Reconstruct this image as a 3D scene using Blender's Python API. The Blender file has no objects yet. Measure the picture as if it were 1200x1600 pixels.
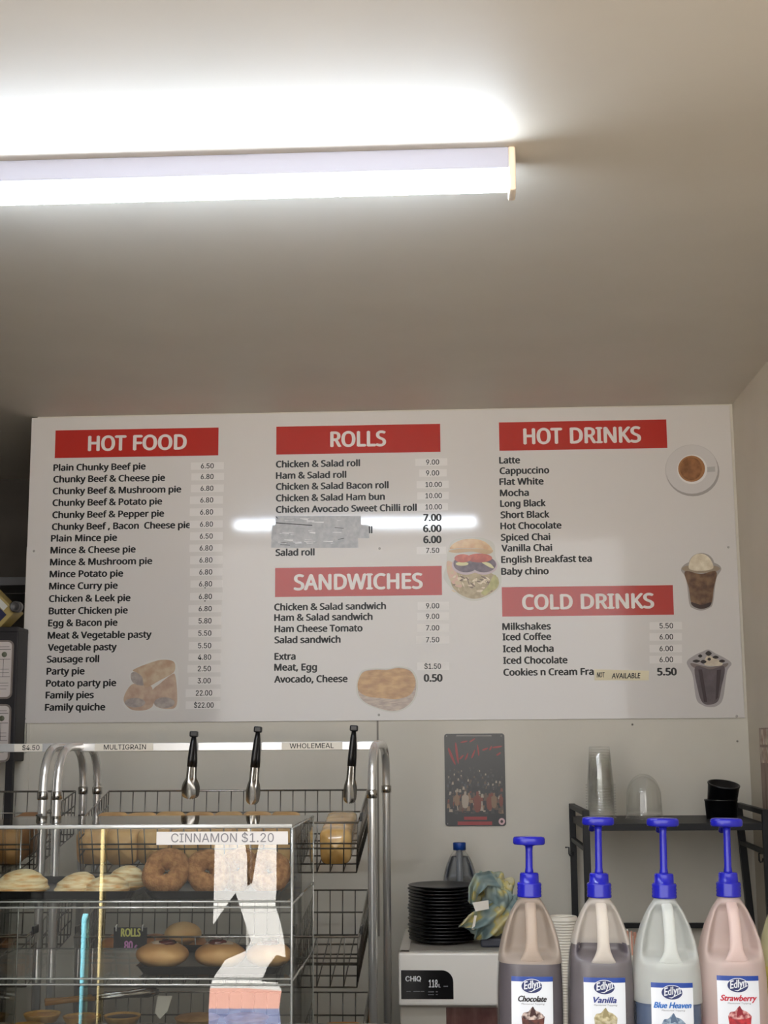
import bpy, bmesh, math, random
from mathutils import Vector, Matrix, noise
random.seed(7)
PI = math.pi
SC = bpy.context.scene
C = SC.collection

# ---------------------------------------------------------------- camera
CF, CP, CY, CR = 2161.9, 0.1646, 0.0493, -0.0068
CAM = Vector((1.4761, -4.7008, 1.5298))
_f = Vector((-math.sin(CY) * math.cos(CP), math.cos(CY) * math.cos(CP), math.sin(CP)))
_r0 = Vector((math.cos(CY), math.sin(CY), 0))
_u0 = _r0.cross(_f)
_r = _r0 * math.cos(CR) + _u0 * math.sin(CR)
_u = -_r0 * math.sin(CR) + _u0 * math.cos(CR)
cam = bpy.data.cameras.new('camera')
cam.sensor_fit = 'VERTICAL'
cam.sensor_height = 36.0
cam.lens = CF / 1600 * 36.0
cam.clip_start = 0.05
camo = bpy.data.objects.new('camera', cam)
camo.matrix_world = Matrix(((_r.x, _u.x, -_f.x, CAM.x), (_r.y, _u.y, -_f.y, CAM.y), (_r.z, _u.z, -_f.z, CAM.z), (0, 0, 0, 1)))
C.objects.link(camo)
SC.camera = camo


def ray(px, py):
    return _f + _r * ((px - 600) / CF) - _u * ((py - 800) / CF)


def at(px, py, Y):
    d = ray(px, py)
    return CAM + d * ((Y - CAM.y) / d.y)


def atz(px, py, Z):
    d = ray(px, py)
    return CAM + d * ((Z - CAM.z) / d.z)


# ---------------------------------------------------------------- light
TUBE_STRENGTH = 37.0
SKY_STRENGTH = 1.9
SUN_STRENGTH = 88.0
world = bpy.data.worlds.new('daylight')
SC.world = world
world.use_nodes = True
wn = world.node_tree.nodes
wn['Background'].inputs[0].default_value = (1.0, 0.985, 0.965, 1)
wn['Background'].inputs[1].default_value = SKY_STRENGTH
sun = bpy.data.lights.new('sun', 'SUN')
sun.energy = SUN_STRENGTH
sun.angle = 0.01
sun.color = (1.0, 0.975, 0.94)
suno = bpy.data.objects.new('sun', sun)
suno.location = (-4, 0, 8)
suno.rotation_euler = Vector((-0.6, 0.35, 0.72)).to_track_quat('Z', 'Y').to_euler()
C.objects.link(suno)
SC.view_settings.view_transform = 'Standard'
SC.view_settings.look = 'None'
SC.view_settings.gamma = 1
SC.view_settings.use_curve_mapping = False
SC.view_settings.exposure = 0.74
SC.cycles.transparent_max_bounces = 40
SC.cycles.max_bounces = 10
SC.cycles.caustics_reflective = False
SC.cycles.caustics_refractive = False
SC.cycles.sample_clamp_indirect = 6.0
SC.cycles.use_denoising = True


# ---------------------------------------------------------------- materials
def lin(c):
    return tuple((v / 255 / 12.92 if v / 255 <= 0.04045 else ((v / 255 + 0.055) / 1.055) ** 2.4) for v in c) + (1,)


def mat(name, c, rough=0.5, metal=0.0, c2=None, scale=20, detail=3, bump=0, bscale=80, spec=0.5, stretch=None, emit=0, coat=0, lo=0.35, hi=0.65):
    m = bpy.data.materials.new(name)
    m.use_nodes = True
    nt = m.node_tree
    b = nt.nodes['Principled BSDF']
    b.inputs['Base Color'].default_value = lin(c)
    b.inputs['Roughness'].default_value = rough
    b.inputs['Metallic'].default_value = metal
    b.inputs['Specular IOR Level'].default_value = spec
    if coat:
        b.inputs['Coat Weight'].default_value = coat
        b.inputs['Coat Roughness'].default_value = 0.08
    tc = None
    if c2 is not None or bump:
        tc = nt.nodes.new('ShaderNodeTexCoord')
        mp = nt.nodes.new('ShaderNodeMapping')
        if stretch:
            mp.inputs['Scale'].default_value = stretch
        nt.links.new(tc.outputs['Object'], mp.inputs['Vector'])
    if c2 is not None:
        n = nt.nodes.new('ShaderNodeTexNoise')
        n.inputs['Scale'].default_value = scale
        n.inputs['Detail'].default_value = detail
        nt.links.new(mp.outputs[0], n.inputs['Vector'])
        r = nt.nodes.new('ShaderNodeValToRGB')
        r.color_ramp.elements[0].position = lo
        r.color_ramp.elements[1].position = hi
        r.color_ramp.elements[0].color = lin(c)
        r.color_ramp.elements[1].color = lin(c2)
        nt.links.new(n.outputs['Fac'], r.inputs[0])
        nt.links.new(r.outputs[0], b.inputs['Base Color'])
    if bump:
        n2 = nt.nodes.new('ShaderNodeTexNoise')
        n2.inputs['Scale'].default_value = bscale
        n2.inputs['Detail'].default_value = 4
        nt.links.new(mp.outputs[0], n2.inputs['Vector'])
        bp = nt.nodes.new('ShaderNodeBump')
        bp.inputs['Strength'].default_value = bump
        bp.inputs['Distance'].default_value = 0.004
        nt.links.new(n2.outputs['Fac'], bp.inputs['Height'])
        nt.links.new(bp.outputs[0], b.inputs['Normal'])
    if emit:
        b.inputs['Emission Color'].default_value = lin(c)
        b.inputs['Emission Strength'].default_value = emit
    return m


def clear(name, tint=(250, 250, 250), base=0.045, haze=0.0, hazec=(230, 230, 230), rough=0.0):
    """thin clear plastic: see-through with a Fresnel gloss and a little haze"""
    m = bpy.data.materials.new(name)
    m.use_nodes = True
    nt = m.node_tree
    nt.nodes.remove(nt.nodes['Principled BSDF'])
    out = nt.nodes['Material Output']
    tr = nt.nodes.new('ShaderNodeBsdfTransparent')
    tr.inputs[0].default_value = lin(tint)
    gl = nt.nodes.new('ShaderNodeBsdfGlossy')
    gl.inputs['Roughness'].default_value = rough
    lw = nt.nodes.new('ShaderNodeLayerWeight')
    lw.inputs[0].default_value = 0.5
    pw = nt.nodes.new('ShaderNodeMath'); pw.operation = 'POWER'; pw.inputs[1].default_value = 4.5
    ml = nt.nodes.new('ShaderNodeMath'); ml.operation = 'MULTIPLY_ADD'; ml.inputs[1].default_value = 1 - base; ml.inputs[2].default_value = base
    nt.links.new(lw.outputs['Facing'], pw.inputs[0])
    nt.links.new(pw.outputs[0], ml.inputs[0])
    mx = nt.nodes.new('ShaderNodeMixShader')
    nt.links.new(ml.outputs[0], mx.inputs[0])
    src = tr.outputs[0]
    if haze:
        df = nt.nodes.new('ShaderNodeBsdfDiffuse')
        df.inputs[0].default_value = lin(hazec)
        mh = nt.nodes.new('ShaderNodeMixShader')
        mh.inputs[0].default_value = haze
        nt.links.new(tr.outputs[0], mh.inputs[1])
        nt.links.new(df.outputs[0], mh.inputs[2])
        src = mh.outputs[0]
    nt.links.new(src, mx.inputs[1])
    nt.links.new(gl.outputs[0], mx.inputs[2])
    nt.links.new(mx.outputs[0], out.inputs[0])
    return m


def milky(name, c, opaque=0.6):
    """translucent milk-jug plastic"""
    m = bpy.data.materials.new(name)
    m.use_nodes = True
    nt = m.node_tree
    b = nt.nodes['Principled BSDF']
    b.inputs['Base Color'].default_value = lin(c)
    b.inputs['Roughness'].default_value = 0.28
    out = nt.nodes['Material Output']
    tr = nt.nodes.new('ShaderNodeBsdfTransparent')
    tl = nt.nodes.new('ShaderNodeBsdfTranslucent')
    tl.inputs[0].default_value = lin(c)
    m1 = nt.nodes.new('ShaderNodeMixShader'); m1.inputs[0].default_value = 0.25
    nt.links.new(b.outputs[0], m1.inputs[1]); nt.links.new(tl.outputs[0], m1.inputs[2])
    m2 = nt.nodes.new('ShaderNodeMixShader'); m2.inputs[0].default_value = opaque
    nt.links.new(tr.outputs[0], m2.inputs[1]); nt.links.new(m1.outputs[0], m2.inputs[2])
    nt.links.new(m2.outputs[0], out.inputs[0])
    return m


M = {}
M['ceiling'] = mat('ceiling_paint', (210, 203, 192), 0.55, c2=(206, 199, 188), scale=3)
M['wall'] = mat('wall_paint', (206, 201, 189), 0.5, c2=(201, 196, 184), scale=4, bump=0.03, bscale=120)
M['wall_side'] = mat('side_wall_paint', (203, 193, 176), 0.5, c2=(198, 188, 171), scale=4)
M['shaded_wall'] = mat('painted_recess_shade', (92, 86, 80), 0.7, c2=(80, 75, 70), scale=5)  # shade of the unlit recess put into a dark wall colour
M['floor'] = mat('floor_vinyl', (120, 115, 108), 0.4, c2=(105, 100, 95), scale=9)
M['asphalt'] = mat('dark_asphalt', (38, 37, 36), 0.85, c2=(32, 31, 30), scale=14)
M['light_block'] = mat('light_block_dark', (25, 24, 23), 0.6)
M['pave'] = mat('pavement_concrete', (150, 142, 130), 0.8, c2=(125, 118, 108), scale=6)
M['counter'] = mat('counter_laminate', (150, 145, 138), 0.35, c2=(138, 133, 126), scale=30)
M['board'] = mat('board_acrylic', (209, 205, 202), 0.07, spec=0.5)
M['red'] = mat('banner_red', (176, 48, 42), 0.10)
M['ink'] = mat('menu_ink', (22, 22, 24), 0.4, spec=0.3)
M['white_ink'] = mat('white_ink', (222, 214, 210), 0.2)
M['sticker'] = mat('label_paper', (215, 211, 208), 0.3)
M['tape'] = mat('masking_film', (168, 170, 175), 0.35, c2=(186, 187, 190), scale=60, bump=0.5, bscale=120)
M['tapeline'] = mat('film_crease', (226, 226, 228), 0.4)
M['note'] = mat('note_paper', (226, 217, 188), 0.6)
M['screw'] = mat('screw_metal', (168, 164, 160), 0.4, 0.3)
M['batten'] = mat('bloom_tinted_enamel', (176, 182, 206), 0.4)  # lavender tint puts the tube's bloom into the housing colour
M['white_metal'] = mat('white_enamel', (236, 234, 230), 0.35)
M['endcap'] = mat('lampholder_plastic', (240, 225, 208), 0.4)
M['chrome'] = mat('chrome', (232, 231, 229), 0.2, 0.72)
M['steel'] = mat('brushed_steel', (190, 188, 184), 0.22, 1.0)
M['wire'] = mat('wire_steel', (120, 116, 110), 0.28, 1.0)
M['rail'] = mat('rail_aluminium', (222, 222, 222), 0.3, 0.6)
M['paper'] = mat('strip_paper', (226, 220, 208), 0.5)
M['black'] = mat('black_plastic', (20, 20, 22), 0.35)
M['cabinet'] = mat('cabinet_black', (40, 38, 40), 0.55, spec=0.25)
M['blackmetal'] = mat('black_powder_coat', (17, 17, 20), 0.5, spec=0.35)
M['grey'] = mat('grey_plastic', (128, 126, 122), 0.5)
M['plate'] = mat('black_plate', (15, 15, 17), 0.32)
M['fridge'] = mat('fridge_enamel', (238, 234, 227), 0.3)
M['fridge_mat'] = mat('fridge_top', (170, 166, 158), 0.4)
M['shaded_fridge_door'] = mat('shaded_fridge_door', (196, 190, 178), 0.4)  # white door with its shadow put into a grey-beige colour
M['acrylic'] = clear('clear_acrylic', (244, 245, 243), 0.04)
M['lit_acrylic_edge'] = clear('lit_acrylic_edge', (225, 228, 226), 0.25, 0.35, (235, 235, 230), 0.1)  # whitish haze paints in the light that the edges catch
M['top_edge'] = clear('lit_acrylic_top_edge', (235, 236, 234), 0.25, 0.75, (250, 250, 246), 0.15)  # near-white haze paints in the bright light on the top edge
M['cup'] = clear('clear_cup', (252, 252, 251), 0.05, 0.035, (250, 250, 248), 0.03)
M['blue_cap'] = mat('blue_plastic', (32, 34, 166), 0.22)
M['dark_blue_cap'] = mat('blue_screw_cap', (20, 62, 140), 0.4)
M['tray'] = mat('black_tray', (30, 30, 33), 0.35)
M['cinnamon'] = mat('cinnamon_donut', (146, 98, 58), 0.85, c2=(182, 132, 84), scale=90, bump=0.8, bscale=300)
M['crust'] = mat('donut_dough', (178, 122, 68), 0.6, c2=(214, 170, 114), scale=9, bump=0.2, bscale=60)
M['jam'] = mat('red_jam', (80, 24, 20), 0.15)
M['sugar'] = mat('icing_sugar', (214, 190, 165), 0.9)
M['meringue'] = mat('toasted_meringue', (236, 218, 176), 0.55, c2=(206, 150, 84), scale=34, stretch=(0.7, 0.7, 4), lo=0.46, hi=0.70, bump=0.4, bscale=60)
M['tart'] = mat('tart_pastry', (206, 166, 98), 0.6, c2=(184, 140, 76), scale=40)
M['custard'] = mat('custard_filling', (200, 146, 66), 0.4, c2=(176, 120, 50), scale=30)
M['choc'] = mat('chocolate_filling', (58, 34, 30), 0.3)
M['loaf'] = mat('loaf_crust', (178, 128, 72), 0.55, c2=(214, 172, 112), scale=16, bump=0.2, bscale=60)
M['bun'] = mat('bun_crust', (150, 92, 46), 0.5, c2=(190, 130, 74), scale=12)
M['bun_light'] = mat('light_bun_crust', (210, 176, 122), 0.6, c2=(190, 146, 90), scale=12)
M['cream_paper'] = mat('white_paper', (232, 226, 214), 0.7)
M['papercup'] = mat('paper_cup', (226, 220, 208), 0.6)
M['straw_red'] = mat('red_stirrer', (206, 150, 128), 0.6)
M['chalk'] = mat('blackboard_card', (24, 23, 26), 0.6)
M['chalk_yellow'] = mat('yellow_chalk', (206, 202, 108), 0.7)
M['chalk_pink'] = mat('pink_chalk', (200, 130, 188), 0.7)
M['navy'] = mat('label_blue', (30, 66, 150), 0.3)
M['navy_dark'] = mat('logo_navy', (34, 44, 96), 0.3)
M['label'] = mat('bottle_label', (226, 230, 236), 0.3)
M['grey_ink'] = mat('grey_ink', (120, 118, 122), 0.4)


# ---------------------------------------------------------------- mesh builder
class MB:
    def __init__(s):
        s.v = []; s.f = []; s.m = []; s.s = []

    def raw(s, verts, faces, mi=0, smooth=False, X=None):
        o = len(s.v)
        for p in verts:
            p = Vector(p)
            s.v.append(X @ p if X is not None else p)
        for f in faces:
            s.f.append([i + o for i in f]); s.m.append(mi); s.s.append(smooth)
        return s

    def bm(s, b, mi=0, smooth=False, X=None):
        b.verts.index_update()
        return s.raw([v.co.copy() for v in b.verts], [[v.index for v in f.verts] for f in b.faces], mi, smooth, X)

    def box(s, c, d, bev=0.0, mi=0, X=None, seg=2):
        b = bmesh.new()
        bmesh.ops.create_cube(b, size=1)
        for v in b.verts:
            v.co = Vector((v.co.x * d[0], v.co.y * d[1], v.co.z * d[2]))
        if bev > 0:
            bmesh.ops.bevel(b, geom=list(b.edges) + list(b.verts), offset=min(bev, min(d) * 0.49), segments=seg, affect='EDGES', profile=0.5)
        T = Matrix.Translation(Vector(c))
        s.bm(b, mi, False, (X @ T) if X is not None else T)
        b.free()
        return s

    def span(s, a, b, bev=0.0, mi=0):
        a = Vector(a); b = Vector(b)
        d = b - a
        return s.box((a + b) / 2, (abs(d.x), abs(d.y), abs(d.z)), bev, mi)

    def lathe(s, prof, c=(0, 0, 0), seg=28, mi=0, X=None, sx=1, sy=1, cap0=True, cap1=True, smooth=True):
        vs = []; fs = []
        n = len(prof)
        for (r, z) in prof:
            for k in range(seg):
                a = 2 * PI * k / seg
                vs.append(Vector((r * math.cos(a) * sx, r * math.sin(a) * sy, z)))
        for i in range(n - 1):
            for k in range(seg):
                k2 = (k + 1) % seg
                fs.append([i * seg + k, i * seg + k2, (i + 1) * seg + k2, (i + 1) * seg + k])
        if cap0: fs.append(list(range(seg - 1, -1, -1)))
        if cap1: fs.append([(n - 1) * seg + k for k in range(seg)])
        T = Matrix.Translation(Vector(c))
        return s.raw(vs, fs, mi, smooth, (X @ T) if X is not None else T)

    def tube(s, pts, r, seg=8, mi=0, closed=False, caps=True, radii=None, flat=1.0, X=None):
        pts = [Vector(p) for p in pts]
        n = len(pts)
        T = []
        for i in range(n):
            a = pts[i - 1] if (i > 0 or closed) else pts[i]
            b = pts[(i + 1) % n] if (i < n - 1 or closed) else pts[i]
            T.append((b - a).normalized())
        up = Vector((0, 0, 1)) if abs(T[0].z) < 0.9 else Vector((0, 1, 0))
        N = (up - T[0] * up.dot(T[0])).normalized()
        vs = []; fs = []
        for i in range(n):
            N = (N - T[i] * N.dot(T[i])).normalized()
            B = T[i].cross(N)
            rr = radii[i] if radii else r
            for k in range(seg):
                a = 2 * PI * k / seg
                vs.append(pts[i] + N * (rr * math.cos(a)) + B * (rr * flat * math.sin(a)))
        m = n if closed else n - 1
        for i in range(m):
            j = (i + 1) % n
            for k in range(seg):
                k2 = (k + 1) % seg
                fs.append([i * seg + k, i * seg + k2, j * seg + k2, j * seg + k])
        if caps and not closed:
            fs.append(list(range(seg - 1, -1, -1)))
            fs.append([(n - 1) * seg + k for k in range(seg)])
        return s.raw(vs, fs, mi, True, X)

    def surf(s, fn, nu, nv, mi=0, wrapu=False, smooth=True, X=None):
        vs = [fn(i / nu, j / nv) for j in range(nv + 1) for i in range(nu + (0 if wrapu else 1))]
        w = nu if wrapu else nu + 1
        fs = []
        for j in range(nv):
            for i in range(nu):
                i2 = (i + 1) % w
                fs.append([j * w + i, j * w + i2, (j + 1) * w + i2, (j + 1) * w + i])
        return s.raw(vs, fs, mi, smooth, X)

    def ball(s, c, r, seg=20, rings=12, mi=0, fn=None, X=None):
        def g(u, v):
            a = 2 * PI * u; b = PI * (v - 0.5)
            p = Vector((math.cos(a) * math.cos(b), math.sin(a) * math.cos(b), math.sin(b)))
            k = fn(p) if fn else 1
            return Vector(c) + Vector((p.x * r[0] * k, p.y * r[1] * k, p.z * r[2] * k))
        return s.surf(g, seg, rings, mi, True, True, X)

    def prism(s, pts, y0, y1, mi=0):
        """polygon in x,z pushed from y0 to y1"""
        n = len(pts)
        vs = [Vector((p[0], y0, p[1])) for p in pts] + [Vector((p[0], y1, p[1])) for p in pts]
        fs = [list(range(n)), list(range(2 * n - 1, n - 1, -1))]
        for i in range(n):
            j = (i + 1) % n
            fs.append([i, i + n, j + n, j])
        return s.raw(vs, fs, mi)

    def build(s, name, mats, parent=None, org=(0, 0, 0), bev=None):
        me = bpy.data.meshes.new(name)
        o = Vector(org)
        me.from_pydata([tuple(v - o) for v in s.v], [], s.f)
        ms = mats if isinstance(mats, (list, tuple)) else [mats]
        for m in ms:
            me.materials.append(m)
        me.polygons.foreach_set('material_index', s.m)
        me.polygons.foreach_set('use_smooth', s.s)
        me.update()
        ob = bpy.data.objects.new(name, me)
        C.objects.link(ob)
        if parent is not None:
            ob.parent = parent
        else:
            ob.location = o
        return ob


def tag(o, label, cat, group=None, kind=None):
    o['label'] = label; o['category'] = cat
    if group: o['group'] = group
    if kind: o['kind'] = kind
    return o


def thing(name, label, cat, loc=(0, 0, 0), group=None):
    o = bpy.data.objects.new(name, None)
    o.empty_display_size = 0.03
    o.location = loc
    C.objects.link(o)
    return tag(o, label, cat, group)


def struct(mb, name, m, org=(0, 0, 0)):
    o = mb.build(name, m, None, org)
    o['kind'] = 'structure'
    return o


def dup(root, loc, label, group=None, rot=None):
    c = root.copy(); C.objects.link(c)
    c.location = loc; c['label'] = label
    if group: c['group'] = group
    if rot is not None: c.rotation_euler = rot
    for ch in list(root.children):
        d = ch.copy(); C.objects.link(d); d.parent = c
        for g in list(ch.children):
            e = g.copy(); C.objects.link(e); e.parent = d
    return c


# ---------------------------------------------------------------- lettering
FONTS = {}


def font(n):
    if n not in FONTS:
        try:
            FONTS[n] = bpy.data.fonts.load(bpy.utils.system_resource('DATAFILES') + '/fonts/' + n)
        except Exception:
            FONTS[n] = None
    return FONTS[n]


SANS = 'NotoSansMath-Regular.woff2'
GROT = 'Inter.woff2'
TC = {}


def glyphs(body, fn=SANS, shear=0.0):
    key = (body, fn, shear)
    if key not in TC:
        c = bpy.data.curves.new('lettering', 'FONT')
        c.body = body; c.resolution_u = 3; c.shear = shear
        f = font(fn) if fn else None
        if f: c.font = f
        o = bpy.data.objects.new('lettering', c)
        me = bpy.data.meshes.new_from_object(o)
        vs = [(v.co.x, v.co.y) for v in me.vertices]
        fs = [list(p.vertices) for p in me.polygons]
        bpy.data.objects.remove(o); bpy.data.curves.remove(c); bpy.data.meshes.remove(me)
        TC[key] = (vs, fs)
    return TC[key]


def caph(fn, shear=0.0):
    vs, fs = glyphs('H', fn, shear)
    return max(v[1] for v in vs)


def write(mb, body, x0, x1, zb, cap, Y, fn=SANS, bold=0.0, shear=0.0, mi=0, mapf=None, rot=0.0):
    """lettering laid in x,z from x0 to x1 on baseline zb, capital height cap, at depth Y (faces -y)"""
    vs, fs = glyphs(body, fn, shear)
    bx0 = min(v[0] for v in vs); bx1 = max(v[0] for v in vs)
    b = bold
    sx = (x1 - x0 - 2 * b) / (bx1 - bx0); sz = cap / caph(fn, shear)
    cr, sr = math.cos(rot), math.sin(rot)
    offs = [(0, 0)] if not b else [(-b, 0), (b, 0), (0, b * 0.6), (0, -b * 0.6)]
    for k, (ox, oz) in enumerate(offs):
        out = []
        for (x, y) in vs:
            X = b + (x - bx0) * sx + ox; Z = y * sz + oz
            X, Z = x0 + X * cr - Z * sr, zb + X * sr + Z * cr
            yy = Y - 0.00003 * k
            out.append(mapf(X, Z, yy) if mapf else Vector((X, yy, Z)))
        mb.raw(out, fs, mi)


def spline(pts, n=6):
    out = []
    N = len(pts)
    for i in range(N):
        p0, p1, p2, p3 = (Vector((*pts[(i + k) % N], 0)) for k in (-1, 0, 1, 2))
        for j in range(n):
            t = j / n
            q = 0.5 * ((2 * p1) + (p2 - p0) * t + (2 * p0 - 5 * p1 + 4 * p2 - p3) * t * t + (3 * p1 - p0 - 3 * p2 + p3) * t ** 3)
            out.append((q.x, q.y))
    return out


def ellipse(cx, cy, rx, ry, n=32, a0=0.0):
    return [(cx + rx * math.cos(2 * PI * k / n + a0), cy + ry * math.sin(2 * PI * k / n + a0)) for k in range(n)]
# ================================================================ the room
CEIL = 2.672
XR = 2.450
mb = MB(); mb.span((-2.6, -3.25, CEIL), (XR + 0.1, 1.25, CEIL + 0.12)); struct(mb, 'ceiling', M['ceiling'])
mb = MB(); mb.span((-2.6, -3.25, -0.06), (XR + 0.1, 1.25, 0.0)); struct(mb, 'floor', M['floor'])
mb = MB(); mb.span((-9, -6.4, -0.10), (9, -3.25, -0.001)); struct(mb, 'ground', M['asphalt'])
mb = MB(); mb.span((-30, -45, -0.10), (30, -6.55, -0.02)); struct(mb, 'ground', M['pave'])
mb = MB(); mb.span((-9, -6.55, 0.0), (9, -6.4, 1.06)); struct(mb, 'added_light_block', M['light_block'])  # added low wall out of view, keeps bright ground out of the case reflections
mb = MB(); mb.span((-2.6, -3.40, 0.0), (0.10, -3.25, CEIL + 0.12)); struct(mb, 'added_light_block', M['light_block'])  # added pier out of view, blocks daylight to shade the left side
mb = MB(); mb.span((0.02, 0.006, 0.0), (XR, 0.10, CEIL)); mb.span((-2.6, 0.006, 0.0), (0.02, 0.10, 1.50)); struct(mb, 'wall_back', M['wall'])
xa = at(40, 900, 0.0).x
mb = MB(); mb.span((xa, 0.002, 1.50), (0.018, 0.09, at(40, 854, 0.0).z)); struct(mb, 'trim_1', M['wall'])
mb = MB(); mb.span((XR, -3.25, 0.0), (XR + 0.1, 0.10, CEIL)); struct(mb, 'wall_right', M['wall_side'])
mb = MB(); mb.span((-2.7, -3.25, 0.0), (-2.6, 1.25, CEIL)); struct(mb, 'wall_left', M['wall'])
mb = MB(); mb.span((-2.6, 1.15, 0.0), (XR, 1.25, CEIL)); mb.span((0.02, 0.10, 1.5), (0.08, 1.15, CEIL)); struct(mb, 'wall_recess', M['shaded_wall'])
# seams and marks on the back wall
p = at(590, 1145, 0.0)
mb = MB(); mb.span((p.x - 0.003, 0.001, 0.9), (p.x + 0.003, 0.007, 1.60)); struct(mb, 'trim_2', mat('seam_strip', (128, 122, 112), 0.5))
p = at(46, 1150, 0.0)
mb = MB(); mb.span((p.x - 0.0015, 0.003, 0.9), (p.x + 0.0015, 0.007, 1.60)); struct(mb, 'trim_3', M['wall'])
for (px, py, lab) in ((988, 1132, 'small dark screw head on the wall below the cold drinks list'), (1152, 1158, 'small dark screw head on the wall beside the right corner')):
    p = at(px, py, 0.006)
    mb = MB(); mb.lathe([(0.0005, 0), (0.0035, 0.001), (0.003, 0.0025), (0.001, 0.003)], X=Matrix.Translation(p) @ Matrix.Rotation(PI / 2, 4, 'X'), seg=12)
    tag(mb.build('wall_screw', mat('dull_screw', (126, 120, 110), 0.5, 0.3), None, p), lab, 'screw')
# hidden furniture that carries things
mb = MB(); mb.span((-0.4, -1.85, 0.78), (1.30, -1.00, 0.82), 0.004); mb.span((-0.36, -1.80, 0), (1.26, -1.05, 0.78))
tag(mb.build('service_counter', M['counter'], None, (0.4, -1.4, 0)), 'grey laminate counter under the clear pastry case', 'counter')
mb = MB(); mb.span((1.31, -2.35, 0.905), (XR - 0.002, -1.75, 0.945), 0.004); mb.span((1.33, -2.30, 0), (XR - 0.01, -1.8, 0.905))
tag(mb.build('serving_ledge', M['counter'], None, (1.9, -2.0, 0)), 'raised grey counter ledge under the topping jugs', 'counter')
mb = MB(); mb.span((1.80, -1.05, 0.70), (XR - 0.002, -0.005, 0.74), 0.004); mb.span((1.82, -1.0, 0), (XR - 0.02, -0.02, 0.70))
tag(mb.build('back_bench', M['counter'], None, (2.1, -0.5, 0)), 'back bench under the black shelf and paper cups', 'bench')

# ================================================================ ceiling light
pe = atz(806, 228, CEIL)
yf = pe.y
xe = at(806, 265, yf).x
L = 1.235
org = Vector((xe - L / 2, yf + 0.03, CEIL))
lt = thing('ceiling_light', 'long lit white fluorescent batten light fixed to the ceiling', 'light', org)
mb = MB(); mb.span((xe - L, yf, CEIL - 0.045), (xe - 0.012, yf + 0.058, CEIL), 0.004); mb.build('housing', M['batten'], lt, org)
zt = CEIL - 0.045 - 0.0195
tubem = bpy.data.materials.new('lit_tube'); tubem.use_nodes = True
b = tubem.node_tree.nodes['Principled BSDF']
b.inputs['Emission Color'].default_value = (0.80, 0.90, 1.0, 1); b.inputs['Emission Strength'].default_value = TUBE_STRENGTH
b.inputs['Base Color'].default_value = (0.9, 0.9, 0.9, 1)
mb = MB(); mb.tube([(xe - L + 0.02, yf + 0.028, zt), (xe - 0.016, yf + 0.028, zt)], 0.0172, 20); tb = mb.build('tube', tubem, lt, org); tb['label'] = 'glowing white tube'
for x in (xe - 0.007, xe - L + 0.007):
    mb = MB(); mb.box((x, yf + 0.028, CEIL - 0.045), (0.014, 0.060, 0.09), 0.004); mb.build('lampholder', M['endcap'], lt, org)

# ================================================================ menu board
BO = Vector((1.22, 0.003, 1.60))
bd = thing('menu_board', 'large white menu board with red headings on the back wall', 'menu board', BO)
mb = MB(); mb.span((0, 0, 1.60), (2.44, 0.0055, 2.667), 0.001); mb.build('panel', M['board'], bd, BO)


def bx(px, py): return at(px, py, 0.0)


# red headings
for (tl, tr, bl, br, txt, xs, yb, yt) in (
        ((86.7, 672.3), (341.7, 668.3), (85.7, 715.7), (341, 711.7), 'HOT FOOD', (137.3, 197.3, 207.7, 291.7), 703.0, 680.5),
        ((431.7, 667), (687.7, 662), (431.7, 710.7), (688.3, 705.7), 'ROLLS', (516, 603.3), 697.2, 674.3),
        ((430, 887.7), (690, 884), (429.7, 932.7), (690.7, 930), 'SANDWICHES', (459, 660.7), 920.5, 897),
        ((779.9, 660.2), (1041.3, 655.3), (779.9, 704.7), (1042.4, 699.7), 'HOT DRINKS', (817.8, 878.8, 890.6, 1002), 692.2, 668.5),
        ((784, 917), (1051.2, 914.8), (784.8, 963), (1053, 961), 'COLD DRINKS', (815.9, 895.2, 907.5, 1022.5), 951, 928.5)):
    q = [bx(*tl), bx(*tr), bx(*bl), bx(*br)]
    xl = (q[0].x + q[2].x) / 2; xr = (q[1].x + q[3].x) / 2; zt_ = (q[0].z + q[1].z) / 2; zb_ = (q[2].z + q[3].z) / 2
    mb = MB(); mb.span((xl, -0.0005, zb_), (xr, 0.0004, zt_)); hb = mb.build('heading_banner', M['red'], bd, BO); hb['label'] = 'red banner'
    xm = (xs[0] + xs[-1]) / 2
    zb = bx(xm, yb).z; cap = bx(xm, yt).z - zb
    for k, wd in enumerate(txt.split()):
        mb = MB(); write(mb, wd, bx(xs[2 * k], yb).x, bx(xs[2 * k + 1], yb).x, zb, cap, -0.0007, SANS, 0.0029)
        mb.build('heading_lettering', M['white_ink'], hb, BO)

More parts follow.
